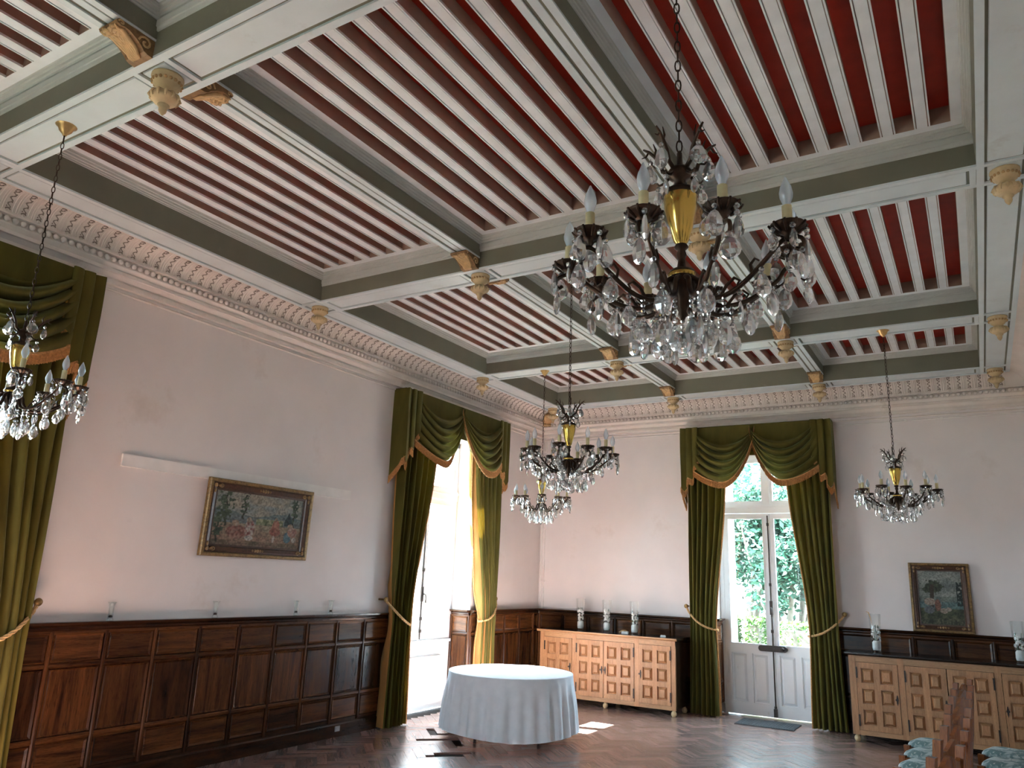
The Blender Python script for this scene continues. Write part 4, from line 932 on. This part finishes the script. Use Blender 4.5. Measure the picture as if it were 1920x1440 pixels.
CH = [((5.165, -8.51), .35, 'largest and nearest crystal chandelier, before the red ceiling boards'), ((1.335, -8.51), .9, 'crystal chandelier cut off by the left photo edge'),
      ((3.22, -5.41), 1.2, 'crystal chandelier in mid room, overlapping a lower one by the corner'), ((1.33, -2.40), .2, 'distant crystal chandelier half hidden behind another near the corner'),
      ((5.23, -2.40), .62, 'crystal chandelier hanging between the garden door and leaning painting')]
for i, ((x, y), a, lab) in enumerate(CH):
    if i == 0: chan0.location = (x, y, H+.014); chan0.rotation_euler = (0, 0, a); chan0['label'] = lab
    else: dup(chan0, (x, y, H+.014), a, lab)

# ------------------------------------------------------------------ garden
tag(MB().box(-40, 40, -40, 45, -.5, -.31).build('ground', M['gravel']), 'pale gravel ground of the garden outside', 'ground', kind='structure')
gw = thing('garden_wall', 'low pale stone wall behind the garden trees', 'wall', (0, 9.0, -.31))
MB().box(-9, 12, 0, .4, 0, 1.78).build('wall_body', M['stone'], gw); MB().extr([(-.06,1.78),(.46,1.78),(.4,1.9),(0,1.9)], 'x', -9, 12).build('coping', M['stone'], gw)
def leaves(mb, c, rad, n, r, size, sc_=(1,1,1), shell=.55):
    for _ in range(n):
        d = Vector((r.gauss(0,1), r.gauss(0,1), r.gauss(0,1))).normalized()*rad*r.uniform(shell, 1); p = Vector((c[0]+d.x*sc_[0], c[1]+d.y*sc_[1], c[2]+d.z*sc_[2]))
        a = Vector((r.gauss(0,1), r.gauss(0,1), r.gauss(0,.6))).normalized(); b = a.orthogonal().normalized(); b = (Matrix.Rotation(r.uniform(0, 6.28), 3, a) @ b); s = size*r.uniform(.6, 1.3)
        mb.add([p-a*s, p+b*s*.45, p+a*s, p-b*s*.45], [(0,1,2,3)])
def tree(label, x, y, hgt, seed, stems, spread):
    r = random.Random(seed); t = thing('garden_tree', label, 'tree', (x, y, -.31), 0, 'trees in the garden'); crown = MB()
    for k in range(stems):
        a = 2*PI*k/stems+r.uniform(-.4, .4); lean = r.uniform(.12, .3)*spread
        pts = [(.10*math.cos(a), .10*math.sin(a), 0)]
        for i in range(1, 6): f = i/5; pts.append((math.cos(a)*lean*hgt*f**1.3+r.gauss(0, .04)+.1*math.cos(a), math.sin(a)*lean*hgt*f**1.3+r.gauss(0, .04)+.1*math.sin(a), hgt*.75*f))
        MB().tube(pts, [.075,.065,.055,.045,.03,.012], 7).build('trunk', M['bark'], t, True)
        for i in range(3, 6):
            for _ in range(4):
                p = pts[i]; c = (p[0]+r.gauss(0, .45), p[1]+r.gauss(0, .45), p[2]+r.uniform(-.2, .9)); leaves(crown, c, r.uniform(.35, .65), 150, r, .075)
    crown.build('crown', M['leaf'], t); return t
tree('multi-stemmed garden tree seen through the left door leaf', 1.42, 6.3, 4.9, 1, 5, .8)
tree('multi-stemmed garden tree seen through the right door leaf', 2.50, 5.4, 4.3, 2, 5, .75)
tree('garden tree further back behind the stone wall', -2.6, 11.2, 3.4, 3, 4, 1.0)
tree('second garden tree further back behind the stone wall', 2.2, 11.8, 3.2, 5, 4, 1.0)
tree('garden tree beyond the wall at the right', 7.6, 12.6, 3.2, 8, 4, .8)
r = random.Random(9)
for x, y, w, lab in ((3.40, 3.3, 1.1, 'clipped bright green hedge low outside the right door leaf'), (2.20, 4.4, .32, 'small clipped hedge outside beside the tree stems'), (1.60, 4.5, .4, 'small clipped hedge outside at the left of the door')):
    t = thing('clipped_hedge', lab, 'hedge', (x, y, -.31), 0, 'clipped hedges in the garden'); m = MB()
    MB().box(-w/2+.08, w/2-.08, -.22, .22, 0, 1.26).build('branches', M['bark'], t)
    for _ in range(2600):
        fx, fy, fz = r.uniform(-1, 1), r.uniform(-1, 1), r.uniform(0, 1); k = r.randrange(3)
        if k == 0: fx = math.copysign(1, fx)
        elif k == 1: fy = math.copysign(1, fy)
        else: fz = 1
        p = Vector((fx*w/2+r.gauss(0, .02), fy*.3+r.gauss(0, .02), fz*1.36+r.gauss(0, .02))); a = Vector((r.gauss(0,1), r.gauss(0,1), r.gauss(0,1))).normalized(); b = a.orthogonal().normalized(); s = .035
        m.add([p-a*s, p+b*s*.5, p+a*s, p-b*s*.5], [(0,1,2,3)])
    m.build('foliage', M['hedge'], t)
sh = thing('porch_pillar', 'white square pillar just outside the left door leaf', 'pillar', (2.52, 1.25, -.31))
MB().box(-.13, .13, -.13, .13, .3, 4.2).build('shaft', M['white'], sh); MB().box(-.17, .17, -.17, .17, 0, .3).build('base', M['white'], sh); MB().box(-.17, .17, -.17, .17, 4.2, 4.35).build('capital', M['white'], sh)
